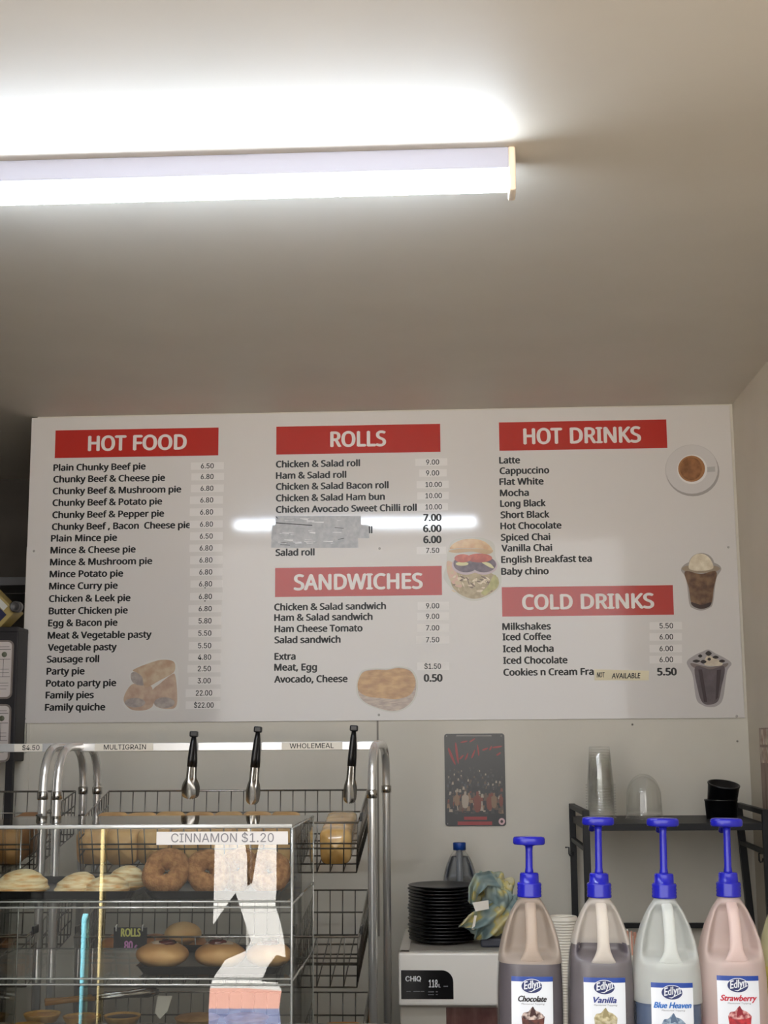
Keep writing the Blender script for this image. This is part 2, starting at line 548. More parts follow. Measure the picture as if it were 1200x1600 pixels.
HOT = [('Plain Chunky Beef pie', 83.3, 227.7, 734.5, '6.50'), ('Chunky Beef & Cheese pie', 83.2, 258, 752.5, '6.80'), ('Chunky Beef & Mushroom pie', 82.3, 283.3, 770.7, '6.80'),
       ('Chunky Beef & Potato pie', 82, 253.5, 789.3, '6.80'), ('Chunky Beef & Pepper pie', 81.7, 256.5, 808.2, '6.80'), ('Chunky Beef , Bacon  Cheese pie', 81, 298, 826.5, '6.80'),
       ('Plain Mince pie', 79.5, 183, 845.5, '6.50'), ('Mince & Cheese pie', 78.7, 212, 863.8, '6.80'), ('Mince & Mushroom pie', 78, 238, 882.3, '6.80'), ('Mince Potato pie', 77.3, 192.5, 901.3, '6.80'),
       ('Mince Curry pie', 76.5, 184, 920.2, '6.80'), ('Chicken & Leek pie', 76.3, 204, 939.7, '6.80'), ('Butter Chicken pie', 76, 199.7, 959, '6.80'), ('Egg & Bacon pie', 75, 183.7, 978, '5.80'),
       ('Meat & Vegetable pasty', 74.3, 237, 997, '5.50'), ('Vegetable pasty', 74.5, 182.5, 1016.2, '5.50'), ('Sausage roll', 73, 155, 1034.8, '4.80'), ('Party pie', 72.5, 132.3, 1053.7, '2.50'),
       ('Potato party pie', 71.7, 181.7, 1072.3, '3.00'), ('Family pies', 71, 146.7, 1091, '22.00'), ('Family quiche', 70, 164.5, 1110, '$22.00')]
HPY = [728, 744.7, 763, 781.3, 800, 819, 837.7, 856.3, 875, 893.7, 912.3, 932, 951, 970, 989.3, 1008.7, 1026.7, 1044.7, 1063.5, 1082.7, 1101.7]
ROLLS = [('Chicken & Salad roll', 431, 562.7, 729.3), ('Ham & Salad roll', 431, 541.3, 747.2), ('Chicken & Salad Bacon roll', 431, 607.3, 764), ('Chicken & Salad Ham bun', 431, 601.5, 782), ('Chicken Avocado Sweet Chilli roll', 431, 651.3, 799.5), ('Salad roll', 430.3, 491.7, 868)]
SAND = [('Chicken & Salad sandwich', 428.3, 603.3, 952.7), ('Ham & Salad sandwich', 428.3, 582.3, 969.3), ('Ham Cheese Tomato', 428.7, 566.7, 987), ('Salad sandwich', 428.7, 532.3, 1004.5), ('Extra', 428.7, 462, 1030.7), ('Meat, Egg', 428.3, 495.5, 1047.5), ('Avocado, Cheese', 428.3, 543.3, 1066)]
HDR = [('Latte', 779.9, 812.8, 723.9), ('Cappuccino', 780.6, 858.4, 740), ('Flat White', 780.2, 849.7, 757.2), ('Mocha', 781, 826.6, 774.9), ('Long Black', 781.4, 853, 791.3), ('Short Black', 782, 858.8, 809), ('Hot Chocolate', 781.8, 877.6, 826.2), ('Spiced Chai', 782.5, 860, 844.2), ('Vanilla Chai', 783.3, 863, 861), ('English Breakfast tea', 783, 925, 878.5), ('Baby chino', 783, 857.6, 897.5)]
CDR = [('Milkshakes', 784.8, 861, 983.8), ('Iced Coffee', 785, 861.5, 1000), ('Iced Mocha', 785.6, 865.3, 1018.6), ('Iced Chocolate', 786, 887, 1036.7), ('Cookies n Cream Fra', 786.5, 928, 1055)]


def line(mb, t, x0, x1, yb, cap=0.0222, bold=0.0016):
    a = bx(x0, yb); c = bx(x1, yb)
    write(mb, t, a.x, c.x, (a.z + c.z) / 2, cap, -0.0004, SANS, bold)


for rows in (HOT, ROLLS, SAND, HDR, CDR):
    for row in rows:
        mb = MB(); line(mb, *row[:4]); mb.build('menu_lettering', M['ink'], bd, BO)
for (t, x0, x1, yb) in (('7.00', 661, 690, 814), ('6.00', 661, 690, 831), ('6.00', 661.3, 690, 848.3), ('0.50', 662, 691.7, 1064.7), ('5.50', 1026.7, 1057.7, 1055)):
    mb = MB(); line(mb, t, x0, x1, yb, 0.0235, 0.002); mb.build('price_lettering', M['ink'], bd, BO)


def price(t, xc, yc, xl, xr, h=12.0, lw=None, tilt=0.0):
    a = bx(xl, yc); c = bx(xr, yc); m = bx(xc, yc)
    hh = h / 455 / 2
    mb = MB(); mb.span((a.x, -0.0006, m.z - hh), (c.x, 0.0003, m.z + hh)); o = mb.build('price_label', M['sticker'], bd, BO)
    w = (lw or len(t) * 5.05 + 0.5) / 455
    mb = MB(); write(mb, t, m.x - w / 2, m.x + w / 2, m.z - 0.0088, 0.0176, -0.0008, GROT, 0.0005); mb.build('price_lettering', M['ink'], o, BO)


for k, row in enumerate(HOT):
    xc = 324 - (HPY[k] - 728) / 373 * 5.5
    j = random.uniform(-1.5, 1.5)
    price(row[4], xc, HPY[k], xc - 25 + j - (3 if k > 18 else 0), xc + 26 + j * 0.6, random.uniform(11.3, 13))
for (t, yc, xl, xr) in (('9.00', 722, 649, 699), ('9.00', 739, 655, 698), ('10.00', 757, 651, 701), ('10.00', 774.5, 652, 701), ('10.00', 792, 652, 700), ('7.50', 860, 651, 697)):
    price(t, 676 if t[0] != '1' else 677.5, yc, xl, xr, 11.5)
for (t, yc, xl, xr) in (('9.00', 946.5, 652.5, 701.5), ('9.00', 963, 652, 702), ('7.00', 981, 652, 702), ('7.50', 999.5, 650, 702), ('$1.50', 1041, 652, 702)):
    price(t, 676, yc, xl, xr, 12)
for (t, yc) in (('5.50', 977.7), ('6.00', 995), ('6.00', 1013.3), ('6.00', 1030.5)):
    price(t, 1041, yc, 1014.8, 1065.5, 11.5)

mb = MB()
for (px, py) in ((320.5, 918.5), (320.3, 939)):
    m = bx(px, py); mb = MB(); mb.span((m.x - 0.0022, -0.0009, m.z - 0.0018), (m.x + 0.0022, -0.0007, m.z + 0.0018)); mb.build('ink_mark', M['ink'], bd, BO)

# silver film stuck over two struck-out rolls
mb = MB()
for (x0, y0, x1, y1, lay) in ((430, 806, 565, 826, 1), (424, 820, 577, 841, 2), (423.5, 837, 560, 856, 3)):
    q = [bx(x0, y1), bx(x1, y1), bx(x1 - 1, y0), bx(x0 + 1, y0)]
    mb.prism([(p.x, p.z) for p in q], -0.0004 - 0.0002 * lay, 0.0003)
fl = mb.build('cover_film', M['tape'], bd, BO); fl['label'] = 'silvery film hiding rows of the rolls list'
mb = MB()
for (x0, y0, x1, y1, w) in ((431, 817, 488, 821, 1.3), (523, 824.5, 537, 825.5, 0.8), (438, 851, 453, 852, 0.9), (528, 843, 538, 841, 0.8), (431, 807, 434, 810, 1.5)):
    q = [bx(x0, y0 - w / 2), bx(x0, y0 + w / 2), bx(x1, y1 + w / 2), bx(x1, y1 - w / 2)]
    mb.raw([Vector((p.x, -0.0013, p.z)) for p in q], [[0, 1, 2, 3]])
mb.build('ink_mark', M['ink'], fl, BO)
mb = MB()
for k in range(26):
    x0 = random.uniform(428, 540); y0 = random.choice((812, 815, 831, 834, 844, 848)) + random.uniform(-2, 2); ln = random.uniform(5, 20)
    q = [bx(x0, y0 - 0.5), bx(x0, y0 + 0.5), bx(x0 + ln, y0 + 0.4 + random.uniform(-2, 2)), bx(x0 + ln, y0 - 0.5)]
    mb.raw([Vector((p.x, -0.00125, p.z)) for p in q], [[0, 1, 2, 3]])
mb.build('crease', M['tapeline'], fl, BO)
mb = MB(); line(mb, 'll', 576, 582, 833, 0.0222); mb.build('menu_lettering', M['ink'], bd, BO)
# the NOT AVAILABLE note
q = [bx(929, 1063), bx(1013.5, 1063), bx(1014.2, 1048), bx(928.6, 1046)]
mb = MB(); mb.prism([(p.x, p.z) for p in q], -0.0009, 0.0002); nt_ = mb.build('paper_note', M['note'], bd, BO); nt_['label'] = 'cream hand-lettered paper note'
mb = MB()
for (t, x0, x1, yb) in (('NOT', 932.5, 945, 1058.5), ('AVAILABLE', 955.5, 1001, 1060)):
    a = bx(x0, yb); c = bx(x1, yb)
    write(mb, t, a.x, c.x, a.z, 0.017, -0.0011, None, 0.0005, 0.15)
mb.build('note_lettering', M['ink'], nt_, BO)
# fixing screws
for (px, py) in ((53, 861), (39, 1123), (593, 857), (592, 1117), (1138, 855), (1151, 1119)):
    p = bx(px, py)
    mb = MB(); mb.lathe([(0.0005, 0), (0.0042, 0.0006), (0.0038, 0.0016), (0.001, 0.002)], X=Matrix.Translation(Vector((p.x, 0, p.z))) @ Matrix.Rotation(PI / 2, 4, 'X'), seg=14)
    mb.build('screw', M['screw'], bd, BO)


# ---- printed cut-out pictures on the board (flat prints)
def flat(mb, pts, layer, mi=0, i=0):
    q = [bx(x, y) for (x, y) in pts]
    v = [Vector((p.x, -0.0003 - 0.00015 * layer - 0.000003 * i, p.z)) for p in q]
    area = sum(v[i].x * v[(i + 1) % len(v)].z - v[(i + 1) % len(v)].x * v[i].z for i in range(len(v)))
    if area < 0: v.reverse()
    mb.raw(v, [list(range(len(v)))], mi)


def pic(name, label, pieces):
    root = None
    for k, (nm, m, polys) in enumerate(pieces):
        mb = MB()
        for i, pl in enumerate(polys):
            flat(mb, pl, k + 1, 0, i)
        o = mb.build(nm if root is not None else name, m, bd if root is None else root, BO)
        if root is None:
            root = o; o['label'] = label


halo = mat('print_edge', (196, 194, 186), 0.12)
pic('coffee_cup_picture', 'picture of a white cup of black coffee on a saucer', [
    ('saucer', mat('print_saucer', (196, 192, 190), 0.12, c2=(188, 184, 182), scale=30), [ellipse(1081, 734.5, 42, 40)]),
    ('saucer_rim', mat('print_saucer_edge', (160, 155, 152), 0.12), [ellipse(1082.5, 737, 41.5, 38.5)]),
    ('saucer_top', mat('print_saucer_top', (202, 198, 196), 0.12), [ellipse(1081, 733.5, 40.5, 38)]),
    ('cup_handle', mat('print_handle', (176, 172, 170), 0.12), [[(1102, 730), (1117, 729), (1117.5, 737), (1102, 738)]]),
    ('cup_rim', mat('print_cup', (222, 219, 216), 0.12), [ellipse(1081.5, 733.5, 23.5, 23)]),
    ('coffee', mat('print_crema', (158, 112, 74), 0.12), [ellipse(1080.5, 732.5, 21, 20.5)]),
    ('coffee_top', mat('print_coffee', (118, 78, 50), 0.12, c2=(150, 104, 68), scale=40), [ellipse(1079.5, 732.5, 17, 18)])])
lett = [spline([(704, 897), (715, 889), (732, 893), (750, 890), (768, 896), (778, 903), (779, 915), (770, 925), (752, 934), (735, 935), (718, 928), (706, 915)])]
strips = []
gaps = []
for k in range(40):
    x = random.uniform(708, 768); y = random.uniform(900, 924); a = random.uniform(-1.3, 1.3); ln = random.uniform(5, 11)
    dx, dy = math.cos(a) * ln / 2, math.sin(a) * ln / 2
    (gaps if k % 3 == 0 else strips).append(spline([(x - dx, y - dy), (x + dy * 0.25, y - dx * 0.25), (x + dx, y + dy), (x - dy * 0.25 + 1, y + dx * 0.25 + 1)], 4))
pic('burger_picture', 'picture of a salad chicken roll with tomato and beetroot', [
    ('print_border', halo, [spline([(699, 865), (706, 846), (728, 840), (755, 841), (772, 850), (774, 870), (781, 885), (783, 912), (770, 928), (745, 939), (722, 934), (704, 918), (693, 902), (697, 885)])]),
    ('salad', mat('print_lettuce', (150, 134, 98), 0.15, c2=(178, 160, 126), scale=70), lett),
    ('ham', mat('print_ham', (206, 164, 146), 0.15, c2=(196, 176, 142), scale=70), [spline([(698, 878), (708, 880), (714, 896), (722, 916), (712, 916), (701, 902)])]),
    ('shredded_cheese', mat('print_cheese', (220, 206, 178), 0.15, c2=(206, 186, 156), scale=80), strips),
    ('filling_shadow', mat('print_gap', (112, 90, 70), 0.15), gaps),
    ('lettuce_leaf', mat('print_leaf', (150, 148, 82), 0.15, c2=(180, 172, 110), scale=60), [spline([(772, 898), (779, 908), (777, 918), (766, 924), (758, 930), (752, 926), (762, 916)])]),
    ('onion_ring', mat('print_onion', (186, 168, 172), 0.15), [ellipse(728, 883, 22, 15), ellipse(756, 884, 21, 14)]),
    ('beetroot', mat('print_beetroot', (78, 62, 76), 0.15, c2=(104, 86, 98), scale=60), [ellipse(728, 881, 19.5, 13.5), ellipse(756, 882, 19, 12.5)]),
    ('egg_slice', mat('print_cucumber', (206, 200, 150), 0.15), [ellipse(722, 881, 10, 3.2)]),
    ('egg_slice', mat('print_cucumber', (206, 200, 150), 0.15), [spline([(752, 878), (765, 880), (772, 888), (764, 886)])]),
    ('tomato_slice', mat('print_tomato', (190, 88, 62), 0.15, c2=(166, 68, 50), scale=60), [ellipse(749, 872, 20, 7)]),
    ('tomato_slice', mat('print_tomato', (178, 78, 56), 0.15, c2=(196, 96, 66), scale=60), [ellipse(723, 872.5, 13, 6.5)]),
    ('bun_underside', mat('print_bun_cut', (188, 156, 112), 0.15), [spline([(701, 861), (716, 858), (740, 858), (768, 859), (768, 864), (758, 866), (738, 862), (712, 864)])]),
    ('bun_top', mat('print_bun', (212, 178, 128), 0.15, c2=(196, 152, 104), scale=40), [spline([(703, 858), (708, 850), (722, 843.5), (740, 842), (756, 846), (766, 854), (768, 860), (752, 857.5), (732, 857), (716, 857)])])])
pie_out = [(560, 1067), (567, 1050), (585, 1046), (605, 1046), (622, 1043), (640, 1047), (649, 1060), (650, 1078), (644, 1095), (630, 1107), (612, 1111), (590, 1106), (570, 1097), (560, 1084)]
cx, cy = 603, 1076
grow = lambda pts, k: [(cx + (x - cx) * k, cy + (y - cy) * k) for (x, y) in pts]
pic('pie_picture', 'picture of a golden brown baked pie', [
    ('print_border', halo, [spline(grow(pie_out, 1.06))]),
    ('pie_base', mat('print_pie_side', (150, 132, 124), 0.15, c2=(190, 170, 150), scale=40, stretch=(1, 1, 6)), [spline(pie_out)]),
    ('pie_top', mat('print_pie_top', (196, 152, 88), 0.15, c2=(160, 112, 58), scale=26, stretch=(1, 1, 2.5)), [spline([(559, 1067), (567, 1051), (585, 1047), (605, 1047), (622, 1044), (640, 1048), (648, 1060), (648, 1074), (640, 1086), (622, 1092), (598, 1091), (574, 1088), (561, 1080)])])])
sr = mat('print_pastry', (196, 178, 154), 0.15, c2=(178, 150, 128), scale=30)
srd = mat('print_pastry_brown', (176, 150, 134), 0.15, c2=(194, 172, 152), scale=34)
srm = mat('print_filling', (148, 140, 138), 0.15, c2=(176, 166, 160), scale=50)
pic('sausage_roll_picture', 'picture of three stacked sausage rolls', [
    ('print_border', mat('print_edge_white', (212, 210, 206), 0.12), [spline([(192, 1092), (203, 1068), (203, 1052), (225, 1036), (252, 1029), (273, 1033), (279, 1048), (278, 1080), (280, 1104), (268, 1111), (240, 1110), (215, 1112), (196, 1106)])]),
    ('lower_roll', srd, [spline([(193, 1093), (203, 1072), (216, 1068), (236, 1072), (240, 1090), (238, 1104), (224, 1110), (204, 1108)]), spline([(238, 1080), (250, 1068), (268, 1054), (274, 1056), (277, 1085), (275, 1104), (262, 1108), (242, 1102)])]),
    ('lower_filling', srm, [ellipse(211, 1098, 16, 7.5), ellipse(257, 1098, 16, 8.5)]),
    ('upper_filling', srm, [spline([(205, 1052), (216, 1050), (226, 1058), (226, 1070), (214, 1070), (206, 1064)])]),
    ('upper_roll', sr, [spline([(208, 1047), (228, 1038), (252, 1031), (270, 1033), (274, 1042), (270, 1052), (250, 1063), (232, 1073), (225, 1071), (222, 1058), (214, 1051)])])])
cupo = [(1064, 890), (1075, 879), (1098, 877), (1118, 880), (1127, 889), (1119, 905), (1114, 942), (1108, 950), (1096, 954), (1084, 951), (1077, 943), (1072, 905)]
pic('iced_coffee_picture', 'picture of an iced coffee with cream scoop', [
    ('print_border', mat('print_edge_cup', (158, 152, 146), 0.12), [spline(cupo), ellipse(1096, 882, 20, 18)]),
    ('cup_lip', mat('print_cup_lip', (150, 134, 116), 0.15), [ellipse(1095, 888.5, 30, 6.5)]),
    ('iced_drink', mat('print_iced', (128, 98, 72), 0.15, c2=(88, 62, 46), scale=40), [spline([(1070, 893), (1095, 897), (1119, 893), (1115, 920), (1111, 944), (1096, 951), (1081, 944), (1076, 918)])]),
    ('syrup_base', mat('print_syrup', (58, 40, 36), 0.15), [spline([(1080, 941), (1096, 945), (1111, 941), (1108, 948), (1096, 951.5), (1084, 948)])]),
    ('cream_scoop', mat('print_cream', (226, 216, 194), 0.15, c2=(204, 190, 164), scale=40), [spline([(1077, 889), (1079, 874), (1088, 866), (1100, 866), (1110, 874), (1114, 888), (1096, 892)])])])
cko = [(1073, 1035), (1085, 1024), (1098, 1018), (1107, 1015), (1118, 1021), (1132, 1028), (1143, 1037), (1136, 1050), (1130, 1090), (1122, 1102), (1110, 1105), (1098, 1102), (1088, 1092), (1082, 1055)]
bits = [spline([(x - w, y), (x, y - h), (x + w, y), (x, y + h)], 4) for (x, y, w, h) in ((1094, 1025, 3.5, 2.6), (1107, 1021, 5, 4), (1118, 1027, 5, 2.6), (1108, 1030, 3, 2.5), (1088, 1033, 6, 2.5), (1099, 1034, 5, 3), (1128, 1033, 5, 2.5))]
pic('chocolate_shake_picture', 'picture of a dark chocolate shake with cookie crumbs', [
    ('print_border', mat('print_edge_shake', (162, 156, 156), 0.12), [spline(cko)]),
    ('cup_lip', mat('print_shake_lip', (120, 108, 104), 0.15), [spline([(1080, 1036), (1110, 1042), (1137, 1036), (1131, 1044), (1110, 1047), (1086, 1044)])]),
    ('shake', mat('print_shake', (96, 86, 90), 0.15, c2=(82, 72, 76), scale=30), [spline([(1086, 1042), (1110, 1046), (1132, 1042), (1127, 1075), (1122, 1095), (1110, 1101), (1098, 1098), (1091, 1080)])]),
    ('shake_streak', mat('print_shake_dark', (58, 46, 50), 0.15), [[(1091, 1046), (1097, 1046), (1105, 1097), (1100, 1097)], [(1120, 1047), (1127, 1046), (1122, 1090), (1118, 1094)]]),
    ('whipped_cream', mat('print_whip', (214, 204, 182), 0.15, c2=(192, 178, 160), scale=60), [spline([(1100, 1034), (1106, 1024), (1116, 1028), (1128, 1034), (1126, 1040), (1104, 1040)])]),
    ('cookie_crumbs', mat('print_cookie', (40, 32, 32), 0.15), bits)])
# ================================================================ bread rack
def arc3(a, corner, b, r, n=7):
    """points rounding the corner between a and b"""
    a = Vector(a); c = Vector(corner); b = Vector(b)
    da = (a - c).normalized(); db = (b - c).normalized()
    p0 = c + da * r; p2 = c + db * r
    return [(p0 * (1 - t) ** 2 + c * (2 * t * (1 - t)) + p2 * t ** 2) for t in [k / n for k in range(n + 1)]]


RF, RR = -0.78, -0.37           # front and rear post lines of the racks


def hoop(root, org, pf, pr, ztop, mats=M['chrome']):
    f = Vector((pf.x, pf.y, 0)); r = Vector((pr.x, pr.y, 0))
    F = f + Vector((0, 0, ztop)); Rr = r + Vector((0, 0, ztop))
    pts = [f + Vector((0, 0, 0.02))] + arc3(f, F, Rr, 0.13, 9) + arc3(F, Rr, r, 0.13, 9) + [r + Vector((0, 0, 0.02))]
    mb = MB(); mb.tube(pts, 0.0125, 14)
    h = mb.build('end_frame', mats, root, org)
    mb = MB()
    for q in (f, r):
        mb = MB(); mb.lathe([(0.0125, -0.012), (0.0155, -0.010), (0.0155, 0.010), (0.0125, 0.012)], (q.x, q.y, ztop - 0.135), 16)
        mb.build('collar', M['steel'], h, org)
    return h


def post(px, py, Y):
    return at(px, py, Y)


zt = at(590, 1157, -0.55).z - 0.012
A_f, A_r = post(66, 1260, RF), post(130, 1230, RR)
B_f, B_r = post(88, 1260, RF), post(152, 1230, RR)
D_f, D_r = post(581.6, 1300, RF), post(604, 1300, RR)
OA = Vector((-0.35, -0.55, 0)); OB = Vector(((B_f.x + D_f.x) / 2, -0.55, 0))
rackB = thing('bread_rack', 'chrome bread rack with multigrain and wholemeal strips, in the middle', 'rack', OB)
hoop(rackB, OB, B_f, B_r, zt); hoop(rackB, OB, D_f, D_r, zt)
rackA = thing('bread_rack', 'chrome bread rack cut off by the left edge, with $4.50 strip', 'rack', OA)
hoop(rackA, OA, A_f, A_r, zt)
Lf = Vector((A_f.x - 1.0, A_f.y, 0)); Lr = Vector((A_r.x - 1.0, A_r.y, 0))
hoop(rackA, OA, Lf, Lr, zt)
RAILY = -0.56


def rail(root, org, x0, x1, zc):
    mb = MB(); mb.span((x0, RAILY - 0.004, zc - 0.0125), (x1, RAILY + 0.004, zc + 0.0125), 0.002)
    return mb.build('top_rail', M['rail'], root, org)


zr = at(330, 1166.5, RAILY).z
xB0 = (B_f.x + B_r.x) / 2; xB1 = (D_f.x + D_r.x) / 2
rb = rail(rackB, OB, xB0, xB1, zr)
ra = rail(rackA, OA, (Lf.x + Lr.x) / 2, (A_f.x + A_r.x) / 2, zr)


def strip(railo, org, px0, px1, txt, tx0, tx1, y):
    a = at(px0, y, RAILY - 0.005); c = at(px1, y, RAILY - 0.005)
    mb = MB(); mb.span((a.x, RAILY - 0.0055, zr - 0.0112), (c.x, RAILY - 0.0042, zr + 0.0112)); s = mb.build('paper_strip', M['paper'], railo, org); s['label'] = 'paper name strip'
    a = at(tx0, y, RAILY - 0.006); c = at(tx1, y, RAILY - 0.006)
    mb = MB(); write(mb, txt, a.x, c.x, zr - 0.0068, 0.0145, RAILY - 0.0058, GROT, 0.0002); mb.build('strip_lettering', M['ink'], s, org)


# the strips hang on the rail: part of it
def strips_on(railo, org, items):
    for it in items:
        a = at(it[0], it[5], RAILY - 0.005); c = at(it[1], it[5], RAILY - 0.005)
        mb = MB(); mb.span((a.x, RAILY - 0.0055, zr - 0.0112), (c.x, RAILY - 0.0042, zr + 0.0112), 0, 0)
        a = at(it[3], it[5], RAILY - 0.006); c = at(it[4], it[5], RAILY - 0.006)
        write(mb, it[2], a.x, c.x, zr - 0.0066, 0.0142, RAILY - 0.0058, GROT, 0.0002, 0, 1)
        s = mb.build('name_strip', [M['paper'], M['ink']], railo, org); s['label'] = 'paper strip lettered ' + it[2]


strips_on(rb, OB, [(148, 239, 'MULTIGRAIN', 162, 228, 1171), (440, 535, 'WHOLEMEAL', 452.5, 521.5, 1167.5)])
strips_on(ra, OA, [(22, 66, '$4.50', 34.5, 61.5, 1174)])


# ---------------------------------------------------------------- wire baskets
def basket(xlf, xrf, xlr, xrr, dz, label, org):
    root = thing('wire_basket', label, 'basket', org, 'wire bread baskets')
    yr, yf = RR - 0.02, -0.90
    zrt, zrb, zft, zfb = 1.385 + dz, 1.255 + dz, 1.316 + dz, 1.183 + dz
    W = 0.0018
    P = lambda x, y, z: Vector((x, y, z))
    rt = [P(xlf, yf, zft), P(xrf, yf, zft), P(xrr, yr, zrt), P(xlr, yr, zrt)]
    k = 0.93
    cxm = (xlf + xrf) / 2
    fb = [P(cxm + (xlf - cxm) * 0.985, yf + 0.03, zfb), P(cxm + (xrf - cxm) * 0.985, yf + 0.03, zfb)]
    rbm = [P(xlr, yr - 0.01, zrb), P(xrr, yr - 0.01, zrb)]
    mb = MB(); mb.tube(rt, 0.0030, 6, closed=True); mb.build('rim', M['steel'], root, org)  # lighter steel than the grids: light on the front rim put into its colour

    def grid(name, a0, a1, b0, b1, n, rows):
        mb = MB()
        for i in range(n + 1):
            t = i / n
            mb.tube([a0.lerp(a1, t), b0.lerp(b1, t)], W, 5)
        for r_ in rows:
            mb.tube([a0.lerp(b0, r_), a1.lerp(b1, r_)], W * 1.3, 5)
        mb.build(name, M['wire'], root, org)
    n = max(3, int((xrf - xlf) / 0.036))
    grid('front_grid', rt[0], rt[1], fb[0], fb[1], n, (0.42, 0.52, 1))
    grid('back_grid', rt[3], rt[2], rbm[0], rbm[1], n, (0.5, 1))
    grid('floor_grid', rbm[0], rbm[1], fb[0], fb[1], n, (0.2, 0.4, 0.6, 0.8))
    grid('side_grid', rt[3], rt[0], rbm[0], fb[0], 12, (0.33, 0.66))
    grid('side_grid', rt[2], rt[1], rbm[1], fb[1], 12, (0.33, 0.66))
    # hook plate that hangs the basket on the post
    for (xe_, sgn) in ((xrf, -1), (xlf, 1)):
        mb = MB(); mb.box((xe_ + sgn * -0.006, yf + 0.06, zft + 0.012), (0.006, 0.05, 0.022), 0.002); mb.build('hook', M['black'], root, org)
    return root


xlf = at(120, 1321, -0.90).x; xrf = at(559, 1283, -0.90).x; xlr = at(170, 1236, -0.39).x; xrr = at(574, 1235, -0.39).x
PITCH = 0.297
names = ('top', 'second', 'third')
for k in range(3):
    basket(xlf, xrf, xlr, xrr, -PITCH * k, names[k] + ' wire basket of the middle chrome bread rack', Vector(((xlf + xrf) / 2, -0.65, 1.183 - PITCH * k)))
alf = at(46, 1317, -0.90).x; alr = at(118, 1238, -0.39).x
for k in range(2):
    basket(alf - 0.86, alf, alr - 0.86, alr, -PITCH * k, names[k] + ' wire basket of the left chrome bread rack', Vector((alf - 0.43, -0.65, 1.183 - PITCH * k)))


def floor_z(y, k):
    t = (y - (-0.87)) / (-0.40 + 0.87)
    return 1.183 + t * 0.072 - PITCH * k + 0.0035


# ---------------------------------------------------------------- bread
def make_loaf(name, label, loc, tilt=0.15, group='bread loaves in the top basket', m=None, s=(0.088, 0.30, 0.098)):
    root = thing(name, label, 'bread', loc, group)
    X = Matrix.Rotation(tilt, 4, 'X')

    def g(u, v):
        a = 2 * PI * u
        c, d = math.cos(a), math.sin(a)
        e = 2 / 4.5
        x = s[0] / 2 * math.copysign(abs(c) ** e, c); z = s[2] / 2 * math.copysign(abs(d) ** e, d)
        if z > 0: x *= 1 + 0.10 * (z / s[2] * 2) ** 2
        t = (v - 0.5) * 2
        k = (1 - abs(t) ** 14) ** 0.3 if abs(t) < 1 else 0.0
        k = max(k, 0.55) if 0 < v < 1 else 0.0
        return Vector((x * k, t * s[1] / 2, s[2] / 2 + z * k + 0.003 * noise.noise(Vector((u * 6, v * 9, loc[0] * 10)))))
    mb = MB(); mb.surf(g, 36, 26, 0, True, True, X); mb.build('crust', m or M['loaf'], root)
    return root


lab = ['first', 'second', 'third', 'fourth', 'fifth', 'sixth', 'seventh']
for k, px in enumerate((142, 190, 238, 286, 334, 382, 430)):
    y = -0.66
    x = at(px, 1330, -0.80).x
    make_loaf('bread_loaf', lab[k] + ' loaf from the left in the top wire basket', (x, y, floor_z(y - 0.01, 0) - 0.002), m=mat('loaf_crust', random.choice(((196, 148, 84), (186, 138, 78), (206, 164, 104))), 0.5, c2=(222, 184, 126), scale=14, bump=0.2, bscale=60))
x = at(524, 1330, -0.80).x
lf = make_loaf('bread_loaf', 'golden bagged loaf at the right end of the top wire basket', (x, -0.66, floor_z(-0.67, 0) - 0.002), m=mat('bagged_loaf', (190, 146, 80), 0.25, c2=(216, 178, 116), scale=18, coat=0.5))
x = at(8, 1330, -0.80).x
make_loaf('bread_loaf', 'brown loaf in the left rack at the left edge', (x, -0.66, floor_z(-0.67, 0) - 0.002), m=mat('brown_loaf', (150, 104, 62), 0.5, c2=(176, 128, 80), scale=14))
x = at(525, 1600, -0.80).x
make_loaf('bread_loaf', 'orange-brown loaf in the third wire basket at lower right', (x, -0.66, floor_z(-0.67, 2) - 0.002), m=mat('orange_loaf', (184, 112, 44), 0.5, c2=(206, 140, 66), scale=14), s=(0.12, 0.3, 0.1))


def make_bun(label, loc, r, m):
    root = thing('bread_roll', label, 'bread roll', loc, 'round bread rolls in the second basket')
    mb = MB(); mb.ball((0, 0, r * 0.58), (r, r * 1.05, r * 0.62), 22, 14, fn=lambda p: 1 + 0.03 * noise.noise(p * 2 + Vector(loc) * 9) - (0.1 if p.z < -0.6 else 0)); mb.build('crust', m, root)
    return root


bun_spots = [(150, -0.80, 0, 'bun', 'brown roll at the left end of the second basket'), (205, -0.80, 0, 'bun', 'brown roll behind the black rolls sign'), (262, -0.80, 0, 'bun_light', 'pale roll right of the black rolls sign'),
             (318, -0.80, 0, 'bun', 'brown roll in the second basket behind the jam donuts'), (186, -0.62, 0, 'bun', 'brown roll at the back of the second basket, above the sign'), (242, -0.62, 0, 'bun', 'brown roll at the back of the second basket, right of the sign'),
             (296, -0.62, 0, 'bun', 'brown roll at the back of the second basket under the cinnamon donuts'), (286, -0.70, 1, 'bun_light', 'pale roll on top of the pile in the second basket'),
             (360, -0.78, 0, 'bun_light', 'pale roll at the right of the second basket pile')]
for (px, y, lv, m, lb) in bun_spots:
    x = at(px, 1460, y).x
    make_bun(lb, (x, y, floor_z(y, 1) + lv * 0.055), 0.052, M[m])
x = at(28, 1480, -0.8).x
make_bun('brown roll in the left rack beside the chrome posts', (x, -0.8, floor_z(-0.8, 1)), 0.05, M['bun'])

